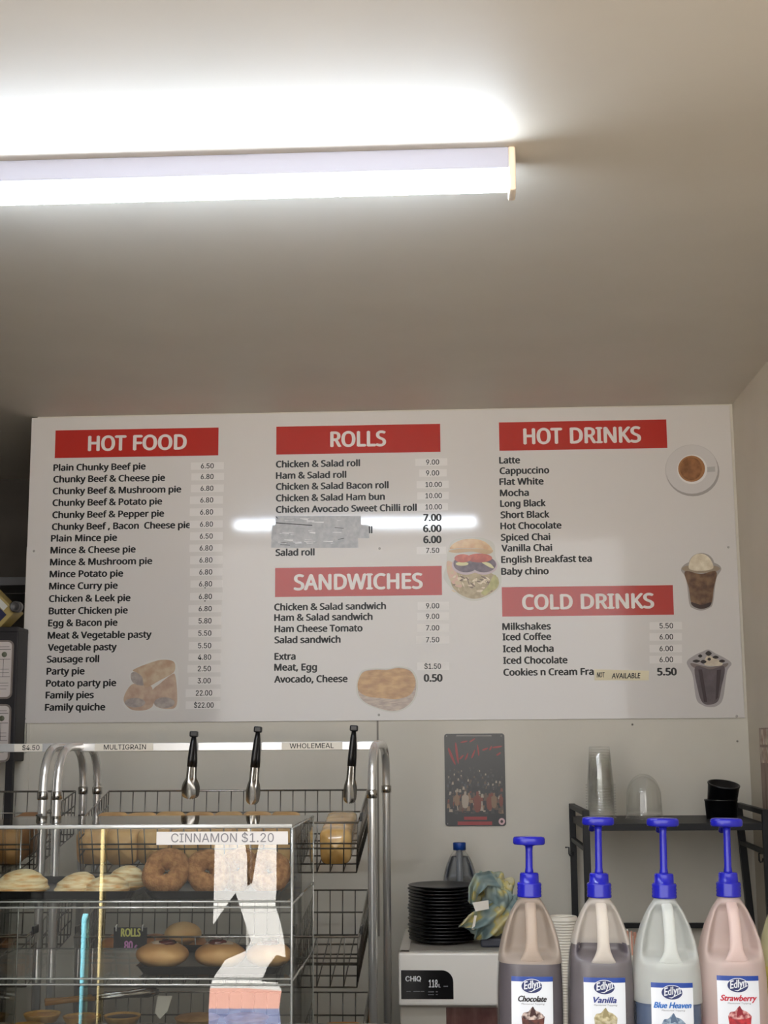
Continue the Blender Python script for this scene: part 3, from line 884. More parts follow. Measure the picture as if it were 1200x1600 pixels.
# ---------------------------------------------------------------- little blackboard hung on the basket
yb_ = -0.908
q = [at(177, 1489, yb_), at(229, 1489, yb_), at(229, 1449, yb_), at(177, 1449, yb_)]
org = Vector(((q[0].x + q[1].x) / 2, yb_, q[0].z))
sg = thing('price_sign', 'small blackboard sign chalked ROLLS 80¢ hanging on the wire basket', 'sign', org)
mb = MB(); mb.span((q[0].x, yb_ - 0.002, q[0].z), (q[1].x, yb_ + 0.002, q[2].z), 0.001); cd = mb.build('card', M['chalk'], sg, org)
mb = MB(); a = at(189, 1463, yb_); c = at(220, 1463, yb_); write(mb, 'ROLLS', a.x, c.x, a.z, 0.0205, yb_ - 0.0025, None, 0.0012); mb.build('chalk_lettering', M['chalk_yellow'], cd, org)
mb = MB(); a = at(194, 1483.5, yb_); c = at(208, 1483.5, yb_); write(mb, '80', a.x, c.x, a.z, 0.022, yb_ - 0.0025, None, 0.001)
d = at(210, 1483.5, yb_); e = at(215, 1483.5, yb_); write(mb, 'c', d.x, e.x, a.z, 0.017, yb_ - 0.0025, None, 0.0007)
xm = (d.x + e.x) / 2 + 0.0005; mb.span((xm - 0.0008, yb_ - 0.0027, a.z - 0.003), (xm + 0.0008, yb_ - 0.0024, a.z + 0.013))
mb.build('chalk_lettering', M['chalk_pink'], cd, org)
for px in (182, 223):
    a = at(px, 1450, yb_)
    mb = MB(); mb.tube([(a.x, yb_ - 0.004, a.z - 0.008), (a.x, yb_ - 0.004, a.z + 0.006), (a.x, yb_ + 0.006, a.z + 0.008), (a.x, yb_ + 0.010, a.z + 0.002)], 0.0016, 6); mb.build('clip', M['white_metal'], sg, org)


# ---------------------------------------------------------------- tongs on the rail
def tongs(label, px, py_top, py_bot, lean, spread, big=False):
    yq = RAILY - 0.022
    t = at(px, py_top, yq); bt = at(px + lean, py_bot, yq)
    Ln = (t - bt).length
    root = thing('serving_tongs', label, 'tongs', (t.x, yq, t.z), 'tongs hanging on the bread rack rail')
    ang = math.atan2(bt.x - t.x, t.z - bt.z)
    X = Matrix.Rotation(-ang, 4, 'Y')
    hw_ = 0.021 if big else 0.0155
    for sgn in (-1, 1):
        def cen(u, s=sgn):
            d_ = spread * math.sin(min(u * 1.2, 1) * PI / 2) - spread * 0.6 * max(0, u - 0.75) / 0.25
            return s * d_ * 0.45, s * d_ * 0.55, -u * Ln

        def arm(u, v, s=sgn):
            uu = 0.44 + 0.56 * v
            ox, oy, z = cen(uu)
            w = 0.0072 if uu < 0.68 else 0.0072 + (hw_ - 0.0072) * math.sin(min((uu - 0.68) / 0.2, 1) * PI / 2)
            if uu > 0.93: w *= math.sqrt(max(0.05, 1 - ((uu - 0.93) / 0.075) ** 2))
            a = (u - 0.5) * 2
            zz = z + (0.0022 * math.cos(a * 8) if uu > 0.96 else 0)
            return Vector((ox + a * w, oy + s * 0.0045 * (1 - a * a), zz))
        mb = MB(); mb.surf(arm, 14, 26, X=X)
        ar = mb.build('arm', M['steel'], root)
        mb = MB()
        pts = [Vector(cen(u)) for u in (0.02, 0.12, 0.25, 0.38, 0.50)]
        mb.tube([X @ p for p in pts], 0.0065, 8, radii=[0.0062, 0.0080, 0.0086, 0.0088, 0.0080]); g = mb.build('grip', M['black'], ar)
    mb = MB(); mb.box((0, 0, 0.004), (0.024, 0.022, 0.018), 0.004, X=X); mb.build('hinge', M['black'], root)
    mb = MB(); mb.tube([X @ Vector(p) for p in ((0, 0.004, -0.02), (0, 0.012, -0.03), (0, 0.016, -0.034), (0, 0.018, -0.03))], 0.002, 6); mb.build('hook', M['steel'], root)
    return root


tongs('wide black-gripped tongs hanging on the rail, leftmost of the three', 303, 1149, 1248, -6, 0.016, True)
tongs('black-gripped tongs hanging on the rail, middle of the three', 403, 1142, 1257, -9, 0.015)
tongs('black-gripped tongs hanging on the rail, beside the right chrome posts', 553, 1140, 1255, -7, 0.013)

# ================================================================ pastry case
CYF, CYR = -1.70, -1.25
cr = at(456, 1400, CYF).x
cl = at(-74, 1400, CYF).x
ct = at(400, 1294, CYF).z
S1 = at(200, 1413.5, CYF).z
S2 = at(200, 1534, CYF).z
CB = 0.82
org = Vector(((cl + cr) / 2, (CYF + CYR) / 2, CB))
case = thing('pastry_case', 'clear acrylic three-level pastry display case with CINNAMON $1.20 label', 'display case', org)
T = 0.004


def sheet(name, a, b, parent=case):
    mb = MB(); mb.span(a, b); return mb.build(name, M['acrylic'], parent, org)


front = sheet('front_panel', (cl, CYF, CB), (cr, CYF + T, ct))
sheet('side_panel', (cr - T, CYF + T, CB), (cr, CYR, ct))
sheet('side_panel', (cl, CYF + T, CB), (cl + T, CYR, ct))
sheet('top_panel', (cl, CYF, ct), (cr, CYR, ct + T))
sheet('shelf', (cl + T, CYF + T, S1 - 0.003), (cr - T, CYR, S1 + 0.003))
sheet('shelf', (cl + T, CYF + T, S2 - 0.003), (cr - T, CYR, S2 + 0.003))
sheet('base_panel', (cl, CYF, CB + 0.001), (cr, CYR, CB + 0.006))


def edge(a, b, r=0.0022, parent=case, m='lit_acrylic_edge'):
    mb = MB(); mb.tube([a, b], r, 6); mb.build('polished_edge', M[m], parent, org)


e_ = 0.001
edge((cl, CYF - e_, ct + 0.004), (cr, CYF - e_, ct + 0.004), 0.0046, m='top_edge')
edge((cr, CYF, ct), (cr, CYR, ct), 0.0025)
edge((cr, CYF, CB), (cr, CYF, ct), 0.003)
edge((cr, CYR, CB), (cr, CYR, ct), 0.0018)
edge((cl + T, CYR, CB), (cl + T, CYR, ct), 0.002)
for S in (S1, S2):
    edge((cl, CYF - e_, S + 0.006), (cr, CYF - e_, S + 0.006), 0.0022)
    edge((cl, CYF - e_, S - 0.006), (cr, CYF - e_, S - 0.006), 0.0022)
    edge((cr, CYF, S), (cr, CYR, S), 0.0025)
edge((cl + T, CYR, S2 + 0.003), (cr - T, CYR, S2 + 0.003), 0.0016)
edge((cl + T, CYF, S2 + 0.003), (cl + T, CYR, S2 + 0.003), 0.0018)
a = at(244.5, 1320, CYF); c = at(450, 1319, CYF)
mb = MB(); mb.span((a.x, CYF - 0.0014, a.z), (c.x, CYF - 0.0004, at(300, 1299.5, CYF).z)); sl = mb.build('shelf_label', M['sticker'], front, org); sl['label'] = 'white strip lettered CINNAMON $1.20'
# lettering belongs to the same strip (third level): part of the strip's mesh would hide it, so it is laid on as ink
mb = MB(); a2 = at(267.5, 1316, CYF); c2 = at(428, 1315, CYF); write(mb, 'CINNAMON $1.20', a2.x, c2.x, a2.z, 0.0182, CYF - 0.0018, GROT, 0.00015)
mb.build('shelf_lettering', M['grey_ink'], front, org)


# ---------------------------------------------------------------- trays
def tray(label, x0, x1, y0, y1, z):
    o = Vector(((x0 + x1) / 2, (y0 + y1) / 2, z))
    root = thing('baking_tray', label, 'tray', o, 'black trays in the pastry case')
    w, d = (x1 - x0) / 2, (y1 - y0) / 2
    mb = MB()

    def rr(k, zz, grow_):
        pts = []
        for (sx, sy, a0) in ((1, 1, 0), (-1, 1, 90), (-1, -1, 180), (1, -1, 270)):
            for j in range(5):
                a = math.radians(a0 + j * 22.5)
                r_ = 0.02
                pts.append(Vector((sx * (w + grow_ - r_) + r_ * math.cos(a), sy * (d + grow_ - r_) + r_ * math.sin(a), zz)))
        return pts
    rings = [rr(0, 0.0, -0.012), rr(0, 0.016, -0.002), rr(0, 0.018, 0.0), rr(0, 0.0175, 0.001), rr(0, 0.0145, -0.0045), rr(0, 0.003, -0.014)]
    vs = [p for r_ in rings for p in r_]
    n = len(rings[0])
    fs = [list(range(n - 1, -1, -1))]
    for i in range(len(rings) - 1):
        for j in range(n):
            j2 = (j + 1) % n
            fs.append([i * n + j, i * n + j2, (i + 1) * n + j2, (i + 1) * n + j])
    fs.append([(len(rings) - 1) * n + j for j in range(n)])
    mb.raw(vs, fs, 0, False)
    mb.build('pan', M['tray'], root)
    return root


sz1 = S1 + 0.0035; sz2 = S2 + 0.0035; sz3 = CB + 0.0065
lx = cl + 0.02
xm1 = at(216, 1400, -1.60).x; xm1b = at(222, 1400, -1.62).x; xr1 = at(438, 1400, -1.62).x
tray('black tray under the meringue tarts on the top shelf', lx, xm1, -1.64, -1.30, sz1)
tray('black tray under the cinnamon donuts on the top shelf', xm1b + 0.004, xr1, -1.64, -1.30, sz1)
tray('black tray under the jam donuts on the middle shelf', at(213, 1520, -1.62).x, at(442, 1520, -1.62).x, -1.64, -1.32, sz2)
bl0, bl1 = at(-20, 1590, -1.4).x, at(232, 1590, -1.4).x
tray('black tray of round tarts on the bottom level, left', bl0, bl1, -1.62, -1.28, sz3)
br0, br1 = at(262, 1590, -1.4).x, at(446, 1590, -1.4).x
tray('black tray of pies on the bottom level, right', br0, br1, -1.62, -1.28, sz3)


# ---------------------------------------------------------------- meringue tarts
def mtart(label, px, y, w, h, sd, rz=0.0):
    x = at(px, 1385, y).x
    root = thing('meringue_tart', label, 'tart', (x, y, sz1 + 0.003), 'meringue tarts on the top shelf')
    r = w / 2
    mb = MB(); mb.lathe([(r * 0.80, 0), (r * 0.98, 0.010), (r * 1.0, 0.012), (r * 0.96, 0.0125), (r * 0.1, 0.011)], seg=32); mb.build('pastry_base', M['tart'], root)

    def g(u, v):
        a = 2 * PI * u
        th = v * PI / 2
        rr = r * 0.97 * max(0.0, math.cos(th)) ** 0.85
        sw = math.sin(a * 2 + v * 5 + sd) * 0.07 + math.sin(v * 24 + a * 2 + sd) * 0.04 * (1 - v * 0.5)
        rr *= 1 + sw
        off = 0.18 * r * math.sin(sd) * v
        zz = 0.011 + h * math.sin(th) * (1 + 0.12 * math.sin(a + sd) * math.cos(th))
        return Vector((rr * math.cos(a) + off, rr * math.sin(a) * 0.95, zz))
    mb = MB(); mb.surf(g, 48, 26, 0, True, True); mb.build('meringue', M['meringue'], root)
    root.rotation_euler = (0, 0, rz)
    return root


mtart('wide meringue tart with flat swirl at the left edge of the top shelf', 33, -1.57, 0.118, 0.044, 0.3)
mtart('meringue tart second from the left on the top shelf', 120, -1.57, 0.094, 0.038, 2.0, 0.8)
mtart('meringue tart third from the left, in front on the top shelf', 168, -1.585, 0.098, 0.034, 4.1, 1.9)
mtart('meringue tart behind the others beside the cinnamon donuts', 196, -1.49, 0.090, 0.046, 5.2, 2.6)


# ---------------------------------------------------------------- cinnamon donuts (standing on edge)
def donut(label, px, py, y, R, rr, tx, tz, sd):
    p = at(px, py, y)
    root = thing('cinnamon_donut', label, 'donut', (p.x, y, sz1 + 0.003), 'cinnamon donuts on the top shelf')
    X = Matrix.Translation((0, 0, R + rr - 0.002)) @ Matrix.Rotation(tz, 4, 'Z') @ Matrix.Rotation(PI / 2 + tx, 4, 'X')

    def g(u, v):
        a = 2 * PI * u; b = 2 * PI * v
        n_ = noise.noise(Vector((math.cos(a) * 1.6 + sd, math.sin(a) * 1.6, math.cos(b) * 0.8)))
        r2 = rr * (1 + 0.20 * n_)
        RR_ = R * (1 + 0.05 * math.sin(2 * a + sd))
        q = Vector(((RR_ + r2 * math.cos(b)) * math.cos(a), (RR_ + r2 * math.cos(b)) * math.sin(a), r2 * 1.1 * math.sin(b)))
        return q
    mb = MB(); mb.surf(g, 56, 28, 0, True, True, X)
    # close the seam of the second direction
    mb.build('dough', M['cinnamon'], root)
    return root


donut('cinnamon sugar donut with deep hole, leftmost on the top shelf', 260, 1365, -1.58, 0.0285, 0.0235, -0.30, 0.1, 0.4)
donut('cinnamon sugar donut second from the left on the top shelf', 325, 1365, -1.565, 0.0275, 0.0225, -0.34, 0.28, 3.2)
donut('cinnamon sugar donut third along on the top shelf, behind the label end', 372, 1365, -1.50, 0.0275, 0.022, -0.3, -0.2, 6.1)
donut('cinnamon sugar donut at the right end of the top shelf', 420, 1362, -1.56, 0.0275, 0.0225, -0.28, -0.1, 9.0)


# ---------------------------------------------------------------- jam donuts
def jamdonut(label, px, y, w, jam_x, sd):
    x = at(px, 1500, y).x
    root = thing('jam_donut', label, 'donut', (x, y, sz2 + 0.003), 'jam donuts on the middle shelf')
    r = w / 2
    mb = MB(); mb.ball((0, 0, 0.027), (r, r * 0.9, 0.028), 30, 18, fn=lambda p: 1 + 0.05 * noise.noise(p * 1.5 + Vector((sd, 0, 0)))); mb.build('dough', M['crust'], root)

    def cap(u, v):
        a = 2 * PI * u
        rr_ = 0.030 * v
        px_, py_ = rr_ * math.cos(a) * (1 + 0.2 * math.sin(3 * a + sd)), rr_ * math.sin(a) * 0.9
        zz = 0.027 + 0.0295 * math.sqrt(max(0, 1 - (px_ / r) ** 2 - (py_ / (r * 0.9)) ** 2))
        return Vector((px_, py_, zz + 0.0006 * (1 - v)))
    mb = MB(); mb.surf(cap, 30, 8, 0, True); mb.build('sugar_dusting', M['sugar'], root)
    mb = MB(); mb.ball((jam_x, -0.012, 0.054), (0.020, 0.014, 0.007), 22, 12, fn=lambda p: 1 + 0.25 * noise.noise(p * 2.5 + Vector((sd, 3, 0)))); mb.build('jam', M['jam'], root)
    return root


jamdonut('jam donut with open jam top on the middle shelf, beside the rolls sign', 254, -1.55, 0.118, 0.012, 0.2)
jamdonut('jam donut second from the left on the middle shelf', 344, -1.55, 0.112, -0.004, 3.7)
jamdonut('jam donut at the right end of the middle shelf', 420, -1.55, 0.100, 0.004, 7.7)


# ---------------------------------------------------------------- small tarts on the bottom level
def tart(label, px, py, r, fill, group, z=sz3 + 0.004, name='custard_tart'):
    p = atz(px, py, z + 0.02)
    root = thing(name, label, 'tart', (p.x, p.y, z), group)
    mb = MB(); mb.lathe([(r * 0.78, 0), (r * 0.98, 0.017), (r, 0.020), (r * 0.94, 0.020), (r * 0.88, 0.014), (0.001, 0.0135)], seg=30); mb.build('pastry_case_shell', M['tart'], root)
    mb = MB(); mb.lathe([(r * 0.89, 0.0150), (r * 0.6, 0.0175), (0.001, 0.0185)], seg=30, cap0=False); mb.build('filling', M[fill], root)
    return root


G = 'round tarts on the bottom level'
tart('custard tart at the back left of the bottom tray', 66, 1583, 0.047, 'custard', G)
tart('custard tart at the front left of the bottom tray', 40, 1602, 0.047, 'custard', G)
tart('custard tart at the middle of the bottom tray, left of the chocolate tart', 128, 1587, 0.048, 'custard', G)
tart('chocolate tart with dark filling on the bottom level, under the tongs', 191, 1586, 0.047, 'choc', G, name='chocolate_tart')
tart('chocolate tart partly below the frame on the bottom level', 168, 1606, 0.047, 'choc', G, name='chocolate_tart')


def pie(label, px, py, r=0.055):
    z = sz3 + 0.004
    p = atz(px, py, z + 0.03)
    root = thing('meat_pie', label, 'pie', (p.x, p.y, z), 'pies on the bottom level')
    mb = MB(); mb.lathe([(r * 0.8, 0), (r * 0.97, 0.024), (r, 0.026)], seg=32, cap1=False); mb.build('pie_base', M['tart'], root)
    mb = MB(); mb.lathe([(r, 0.026), (r * 1.02, 0.028), (r * 0.9, 0.031), (r * 0.5, 0.035), (0.001, 0.036)], seg=32, cap0=False); mb.build('pie_lid', M['loaf'], root)


pie('golden pie at the back left of the right bottom tray', 308, 1588)
pie('golden pie at the front of the right bottom tray', 292, 1606)
pie('golden pie at the back right of the right bottom tray', 385, 1588)

# tongs lying across the bottom trays, and a folded paper
z0 = sz3 + 0.040
pA = atz(70, 1566, z0); pB = atz(246, 1549, z0)
org2 = Vector(((pA.x + pB.x) / 2, (pA.y + pB.y) / 2, z0))
tg = thing('serving_tongs', 'steel tongs with amber handle lying across the bottom trays', 'tongs', org2)
dv = (pB - pA); nv = Vector((-dv.y, dv.x, 0)).normalized()
for sgn in (-1, 1):
    mid = pA.lerp(pB, 0.42) + nv * 0.016 * sgn
    mb = MB(); mb.tube([pA + Vector((0, 0, 0.004 * sgn)), pA.lerp(pB, 0.2) + nv * 0.011 * sgn, mid], 0.006, 8, flat=0.6); mb.build('grip', mat('amber_plastic', (150, 104, 40), 0.4), tg, org2)
    mb = MB(); mb.tube([mid, pA.lerp(pB, 0.7) + nv * 0.018 * sgn, pA.lerp(pB, 0.9) + nv * 0.012 * sgn, pB + nv * 0.007 * sgn], 0.006, 8, radii=[0.005, 0.006, 0.012, 0.008], flat=0.5); mb.build('arm', M['steel'], tg, org2)
pts = [(247, 1556), (269, 1556), (262, 1580), (250, 1592), (242, 1582)]
Yp = -1.33
qs = [at(x, y, Yp) for (x, y) in pts]
orgp = Vector((qs[3].x, Yp, qs[3].z))
mb = MB(); mb.prism([(p.x, p.z) for p in qs], Yp - 0.0012, Yp + 0.0012)
tag(mb.build('paper_sheet', M['cream_paper'], None, orgp), 'folded scrap of white paper beside the tongs in the bottom of the case', 'paper')
# ================================================================ bar fridge
FY = -0.60
fx0 = at(622.5, 1530, FY).x; fx1 = fx0 + 0.49
fzt = at(700, 1489, FY).z; fzb = at(700, 1572, FY).z
FO = Vector(((fx0 + fx1) / 2, -0.32, 0))
fr = thing('bar_fridge', 'white bar fridge with black control label under the plates', 'fridge', FO)
mb = MB(); mb.span((fx0 + 0.004, FY + 0.05, 0.03), (fx1 - 0.004, -0.06, fzt - 0.012), 0.006); mb.build('body', M['fridge'], fr, FO)
mb = MB(); mb.span((fx0, FY, fzb), (fx1, FY + 0.06, fzt), 0.006); fas = mb.build('top_fascia', M['fridge'], fr, FO)
mb = MB(); mb.span((fx0, FY + 0.02, fzt - 0.022), (fx1, -0.06, fzt), 0.006); mb.build('lid', M['fridge'], fr, FO)
mb = MB(); mb.span((fx0 + 0.03, FY + 0.03, fzt - 0.001), (fx1 - 0.03, -0.08, fzt + 0.0015), 0.0006); mb.build('top_mat', M['fridge_mat'], fr, FO)
mb = MB(); mb.span((fx0 + 0.002, FY + 0.03, 0.05), (fx1 - 0.002, FY + 0.06, fzb - 0.004), 0.006); mb.build('door', M['shaded_fridge_door'], fr, FO)
for (x, y) in ((fx0 + 0.05, FY + 0.1), (fx1 - 0.05, FY + 0.1), (fx0 + 0.05, -0.12), (fx1 - 0.05, -0.12)):
    mb = MB(); mb.lathe([(0.018, 0), (0.02, 0.032)], (x, y, 0.0), 12); mb.build('foot', M['black'], fr, FO)
a = at(627, 1561, FY); c = at(708, 1516, FY)
R_ = 0.032
pts = [(a.x, a.z), (c.x, a.z)] + [(c.x - R_ + R_ * math.cos(t), c.z - R_ + R_ * math.sin(t)) for t in [k / 8 * PI / 2 for k in range(9)]] + [(a.x, c.z)]
mb = MB(); mb.prism(pts, FY - 0.0015, FY + 0.0005); cl_ = mb.build('control_label', mat('gloss_black', (16, 16, 19), 0.15), fas, FO); cl_['label'] = 'glossy black label with CHiQ and 118L'
mb = MB()
wm = mat('label_white', (225, 225, 228), 0.4)
for (t, x0, x1, yb, cap, bo, fn) in (('CHiQ', 633.5, 658, 1533, 0.0135, 0.0007, GROT), ('118', 670, 684, 1542.5, 0.0205, 0.0006, GROT), ('L', 685.5, 688.5, 1542.5, 0.009, 0.0003, GROT)):
    p = at(x0, yb, FY); q_ = at(x1, yb, FY); write(mb, t, p.x, q_.x, p.z, cap, FY - 0.0019, fn, bo)
mb.build('control_lettering', wm, fas, FO)
gm = mat('label_grey', (110, 110, 114), 0.4)
mb = MB()
for (x0, x1, y) in ((635, 642, 1549), (646, 656, 1549), (657, 663, 1549), (669, 678, 1549.5), (681, 684, 1549.5), (669, 678, 1554), (681, 684, 1554), (693, 700, 1541)):
    p = at(x0, y, FY); q_ = at(x1, y, FY); mb.span((p.x, FY - 0.0019, p.z - 0.0012), (q_.x, FY - 0.0016, p.z + 0.0012))
mb.build('control_marks', gm, fas, FO)
# picture on the fridge door
dm = mat('door_picture', (74, 34, 34), 0.35, c2=(118, 84, 76), scale=26, stretch=(1, 1, 0.35), detail=6)
p0 = at(697, 1574, FY + 0.028); p1 = at(800, 1574, FY + 0.028)
mb = MB(); mb.span((p0.x, FY + 0.0275, p0.z - 0.26), (p1.x, FY + 0.0295, p0.z))
tag(mb.build('door_picture', dm, None, (p0.x, FY + 0.0275, p0.z - 0.26)), 'dark red picture sheet stuck on the bar fridge door', 'picture')

# ---------------------------------------------------------------- stack of black plates
PLY = -0.38
pc = at(692, 1472, PLY)
pz0 = fzt + 0.002
zt1 = at(692, 1382, PLY).z
NP = 17
pitch = (zt1 - pz0 - 0.012) / (NP - 1)
proto = None
R0 = 0.104


def make_plate(label):
    root = thing('dinner_plate', label, 'plate', (0, 0, 0), 'stack of black plates')
    prof = [(R0 * 0.62, 0), (R0 * 0.66, 0.001), (R0 * 0.97, 0.009), (R0, 0.0105), (R0, 0.0125), (R0 * 0.985, 0.0132), (R0 * 0.9, 0.0118), (R0 * 0.66, 0.0058), (R0 * 0.3, 0.005), (0.001, 0.005)]
    mb = MB(); mb.lathe(prof, seg=56); mb.build('dish', M['plate'], root)
    return root


for k in range(NP):
    n_ = ['bottom black plate of the stack on the fridge', 'black plate second from the bottom of the stack']
    lb = n_[k] if k < 2 else ('topmost black plate of the stack on the fridge' if k == NP - 1 else 'black plate number %d up in the stack on the fridge' % (k + 1))
    loc = (pc.x + random.uniform(-0.002, 0.002), PLY + random.uniform(-0.002, 0.002), pz0 + k * pitch)
    if proto is None:
        proto = make_plate(lb); proto.location = loc
    else:
        dup(proto, loc, lb)


# ================================================================ topping jugs
JHX, JHY, JH = 0.0617, 0.056, 0.289
SHAPE = [(0.0, 0.90), (0.006, 0.97), (0.015, 1.0), (0.115, 1.0), (0.140, 0.985), (0.163, 0.965), (0.187, 0.925), (0.211, 0.85), (0.235, 0.735), (0.259, 0.565), (0.272, 0.44), (0.279, 0.355), (0.284, 0.30), (0.289, 0.29)]


def wid(z):
    for (z0, w0), (z1, w1) in zip(SHAPE, SHAPE[1:]):
        if z <= z1:
            t = (z - z0) / (z1 - z0) if z1 > z0 else 0
            return w0 + (w1 - w0) * t
    return SHAPE[-1][1]


def sstep(a, b, x):
    t = max(0, min(1, (x - a) / (b - a)))
    return t * t * (3 - 2 * t)


def jug_pt(a, z, k=1.0, recess=True):
    w = wid(z)
    n = 3.0 - 1.0 * sstep(0.17, 0.275, z)
    c, s = math.cos(a), math.sin(a)
    hx = JHX * w * k; hy = min(JHY * (w ** 0.9 if w > 0.4 else w * 1.09), JHX * w * 1.0) * k
    if z > 0.27: hy = hx + (hy - hx) * max(0, (0.289 - z) / 0.019)
    x = hx * math.copysign(abs(c) ** (2 / n), c); y = hy * math.copysign(abs(s) ** (2 / n), s)
    if recess and y < 0:
        mz = sstep(0.176, 0.192, z) * (1 - sstep(0.262, 0.278, z))
        mx = 1 - sstep(0.60, 0.97, abs(x) / max(hx, 1e-6))
        y += mz * mx * (abs(y) * 0.92 + (0.004 if k < 1 else 0.0))
    return Vector((x, y, z))


def front_y(x, z):
    hx = JHX * wid(z); n = 3.0
    return -JHY * (wid(z) ** 0.9) * max(0.0, 1 - (abs(x) / hx) ** n) ** (1 / n)


def shell(mb, z0, z1, k, nz=44, na=72, close_top=False):
    zs = [z0 + (z1 - z0) * i / nz for i in range(nz + 1)]
    if z0 == 0: zs = [0, 0.003, 0.006, 0.010] + [z for z in zs if z > 0.012]
    vs = []; fs = []
    for z in zs:
        for i in range(na): vs.append(jug_pt(2 * PI * i / na, z, k))
    for j in range(len(zs) - 1):
        for i in range(na):
            i2 = (i + 1) % na
            fs.append([j * na + i, j * na + i2, (j + 1) * na + i2, (j + 1) * na + i])
    fs.append(list(range(na - 1, -1, -1)))
    if close_top: fs.append([(len(zs) - 1) * na + i for i in range(na)])
    mb.raw(vs, fs, 0, True)


def make_jug(label, loc, shell_c, syrup_c, level, name, name_c, drink, pump_h, rz=0.0, spout=1, lz=0.0, opaque=0.58, nm=(-0.026, 0.026)):
    root = thing('topping_jug', label, 'jug', loc, 'topping jugs with blue pumps')
    pm = milky('jug_plastic', shell_c, opaque)
    mb = MB(); shell(mb, 0, JH, 1.0)
    lim = level or 0
    mb.m = [1 if max(mb.v[i].z for i in f) <= lim + 0.004 else 0 for f in mb.f]
    mb.build('bottle', [pm, milky('filled_jug_plastic', tuple(int(c * 0.9) for c in shell_c), 0.13)], root)
    if level:
        mb = MB(); shell(mb, 0.003, level, 0.965, close_top=True); sy = mb.build('syrup', mat('syrup', syrup_c, 0.25), root); sy['label'] = 'syrup filling'
    # handle strip facing the front
    HZ = [(0.283, -0.006, 0.008, 0.006), (0.276, -0.017, 0.010, 0.007), (0.266, -0.028, 0.0105, 0.0075), (0.250, -0.037, 0.0105, 0.008), (0.230, -0.044, 0.0105, 0.008), (0.210, -0.048, 0.0108, 0.008), (0.196, -0.0495, 0.0125, 0.007), (0.186, -0.0495, 0.0165, 0.006), (0.178, -0.0485, 0.021, 0.005), (0.171, -0.046, 0.026, 0.004), (0.163, -0.041, 0.029, 0.002)]

    def hs(u, v):
        t = v * (len(HZ) - 1); i = min(int(t), len(HZ) - 2); f = t - i
        z_, y_, w_, h_ = [HZ[i][j] + (HZ[i + 1][j] - HZ[i][j]) * f for j in range(4)]
        a_ = 2 * PI * u
        return Vector((w_ * math.copysign(abs(math.cos(a_)) ** 0.7, math.cos(a_)), y_ + h_ * math.sin(a_), z_))
    mb = MB(); mb.surf(hs, 24, 40, 0, True); mb.build('handle', milky('handle_plastic', tuple(min(255, int(c * 1.05)) for c in shell_c), 0.62), root)
    # cap, pump
    z = JH - 0.004
    prof = [(0.0225, z), (0.0228, z + 0.002)]
    for i in range(3): prof += [(0.0228, z + 0.004 + i * 0.006), (0.0220, z + 0.0055 + i * 0.006)]
    prof += [(0.0228, z + 0.023), (0.021, z + 0.026), (0.0182, z + 0.026), (0.0176, z + 0.041), (0.0160, z + 0.0435), (0.006, z + 0.044)]
    mb = MB(); mb.lathe(prof, seg=36); cap_ = mb.build('screw_cap', M['blue_cap'], root)
    for i in range(30):
        pass
    zc = z + 0.043
    mb = MB(); mb.lathe([(0.0085, zc - 0.002), (0.0078, zc + 0.004), (0.0068, zc + 0.010), (0.0066, zc + pump_h - 0.012), (0.0075, zc + pump_h)], seg=20); mb.build('pump_stem', M['blue_cap'], root)
    zh = zc + pump_h
    mb = MB(); mb.lathe([(0.008, zh - 0.003), (0.012, zh - 0.001), (0.0280, zh + 0.000), (0.0300, zh + 0.0025), (0.0300, zh + 0.010), (0.0285, zh + 0.0135), (0.024, zh + 0.0148), (0.001, zh + 0.0145)], seg=40, sy=0.72)
    hd = mb.build('pump_head', M['blue_cap'], root)
    mb = MB(); mb.tube([(0.0, 0.008, zh + 0.004), (0.003 * spout, 0.030, zh + 0.002), (0.004 * spout, 0.055, zh - 0.002), (0.004 * spout, 0.066, zh - 0.012)], 0.006, 10); mb.build('nozzle', M['blue_cap'], hd)
    # front label
    lt_, lb_ = 0.150 + lz, 0.012
    hw = 0.0375

    def mp(off):
        return lambda X, Z, y: Vector((X, front_y(X, Z) - off, Z))

    def sheet_(z0, z1, w0, w1, off, n=14, m_=None, nm_='x', par=None):
        mb = MB(); mb.surf(lambda u, v: Vector((w0 + (w1 - w0) * u, front_y(w0 + (w1 - w0) * u, z0 + (z1 - z0) * v) - off, z0 + (z1 - z0) * v)), n, 4)
        return mb.build(nm_, m_, par)
    lb = sheet_(lb_, lt_, -hw, hw, 0.0008, 16, M['label'], 'front_label', root)
    lb['label'] = 'paper label reading ' + name
    sheet_(lt_ - 0.0085, lt_, -hw, hw, 0.0011, 16, M['navy'], 'label_band', lb)

    def blob(pts, off, m_, nm_):
        mb = MB()
        # fan keeps the curve of the label
        cx_ = sum(p[0] for p in pts) / len(pts); cz_ = sum(p[1] for p in pts) / len(pts)
        vs = [Vector((cx_, front_y(cx_, cz_) - off, cz_))] + [Vector((x, front_y(x, z_) - off, z_)) for (x, z_) in pts]
        n_ = len(pts)
        mb.raw(vs, [[0, 1 + i, 1 + (i + 1) % n_] for i in range(n_)])
        return mb.build(nm_, m_, lb)
    lzc = lt_ - 0.0165
    blob(ellipse(-0.001, lzc, 0.0198, 0.0128, 40), 0.0014, M['label'], 'logo_border')
    blob(ellipse(-0.001, lzc, 0.0186, 0.0117, 40), 0.0017, M['navy_dark'], 'logo_oval')
    mb = MB(); write(mb, 'Edlyn', -0.0152, 0.0158, lzc - 0.0055, 0.0130, 0, None, 0.0004, 0.28, mapf=mp(0.0021), rot=0.16)
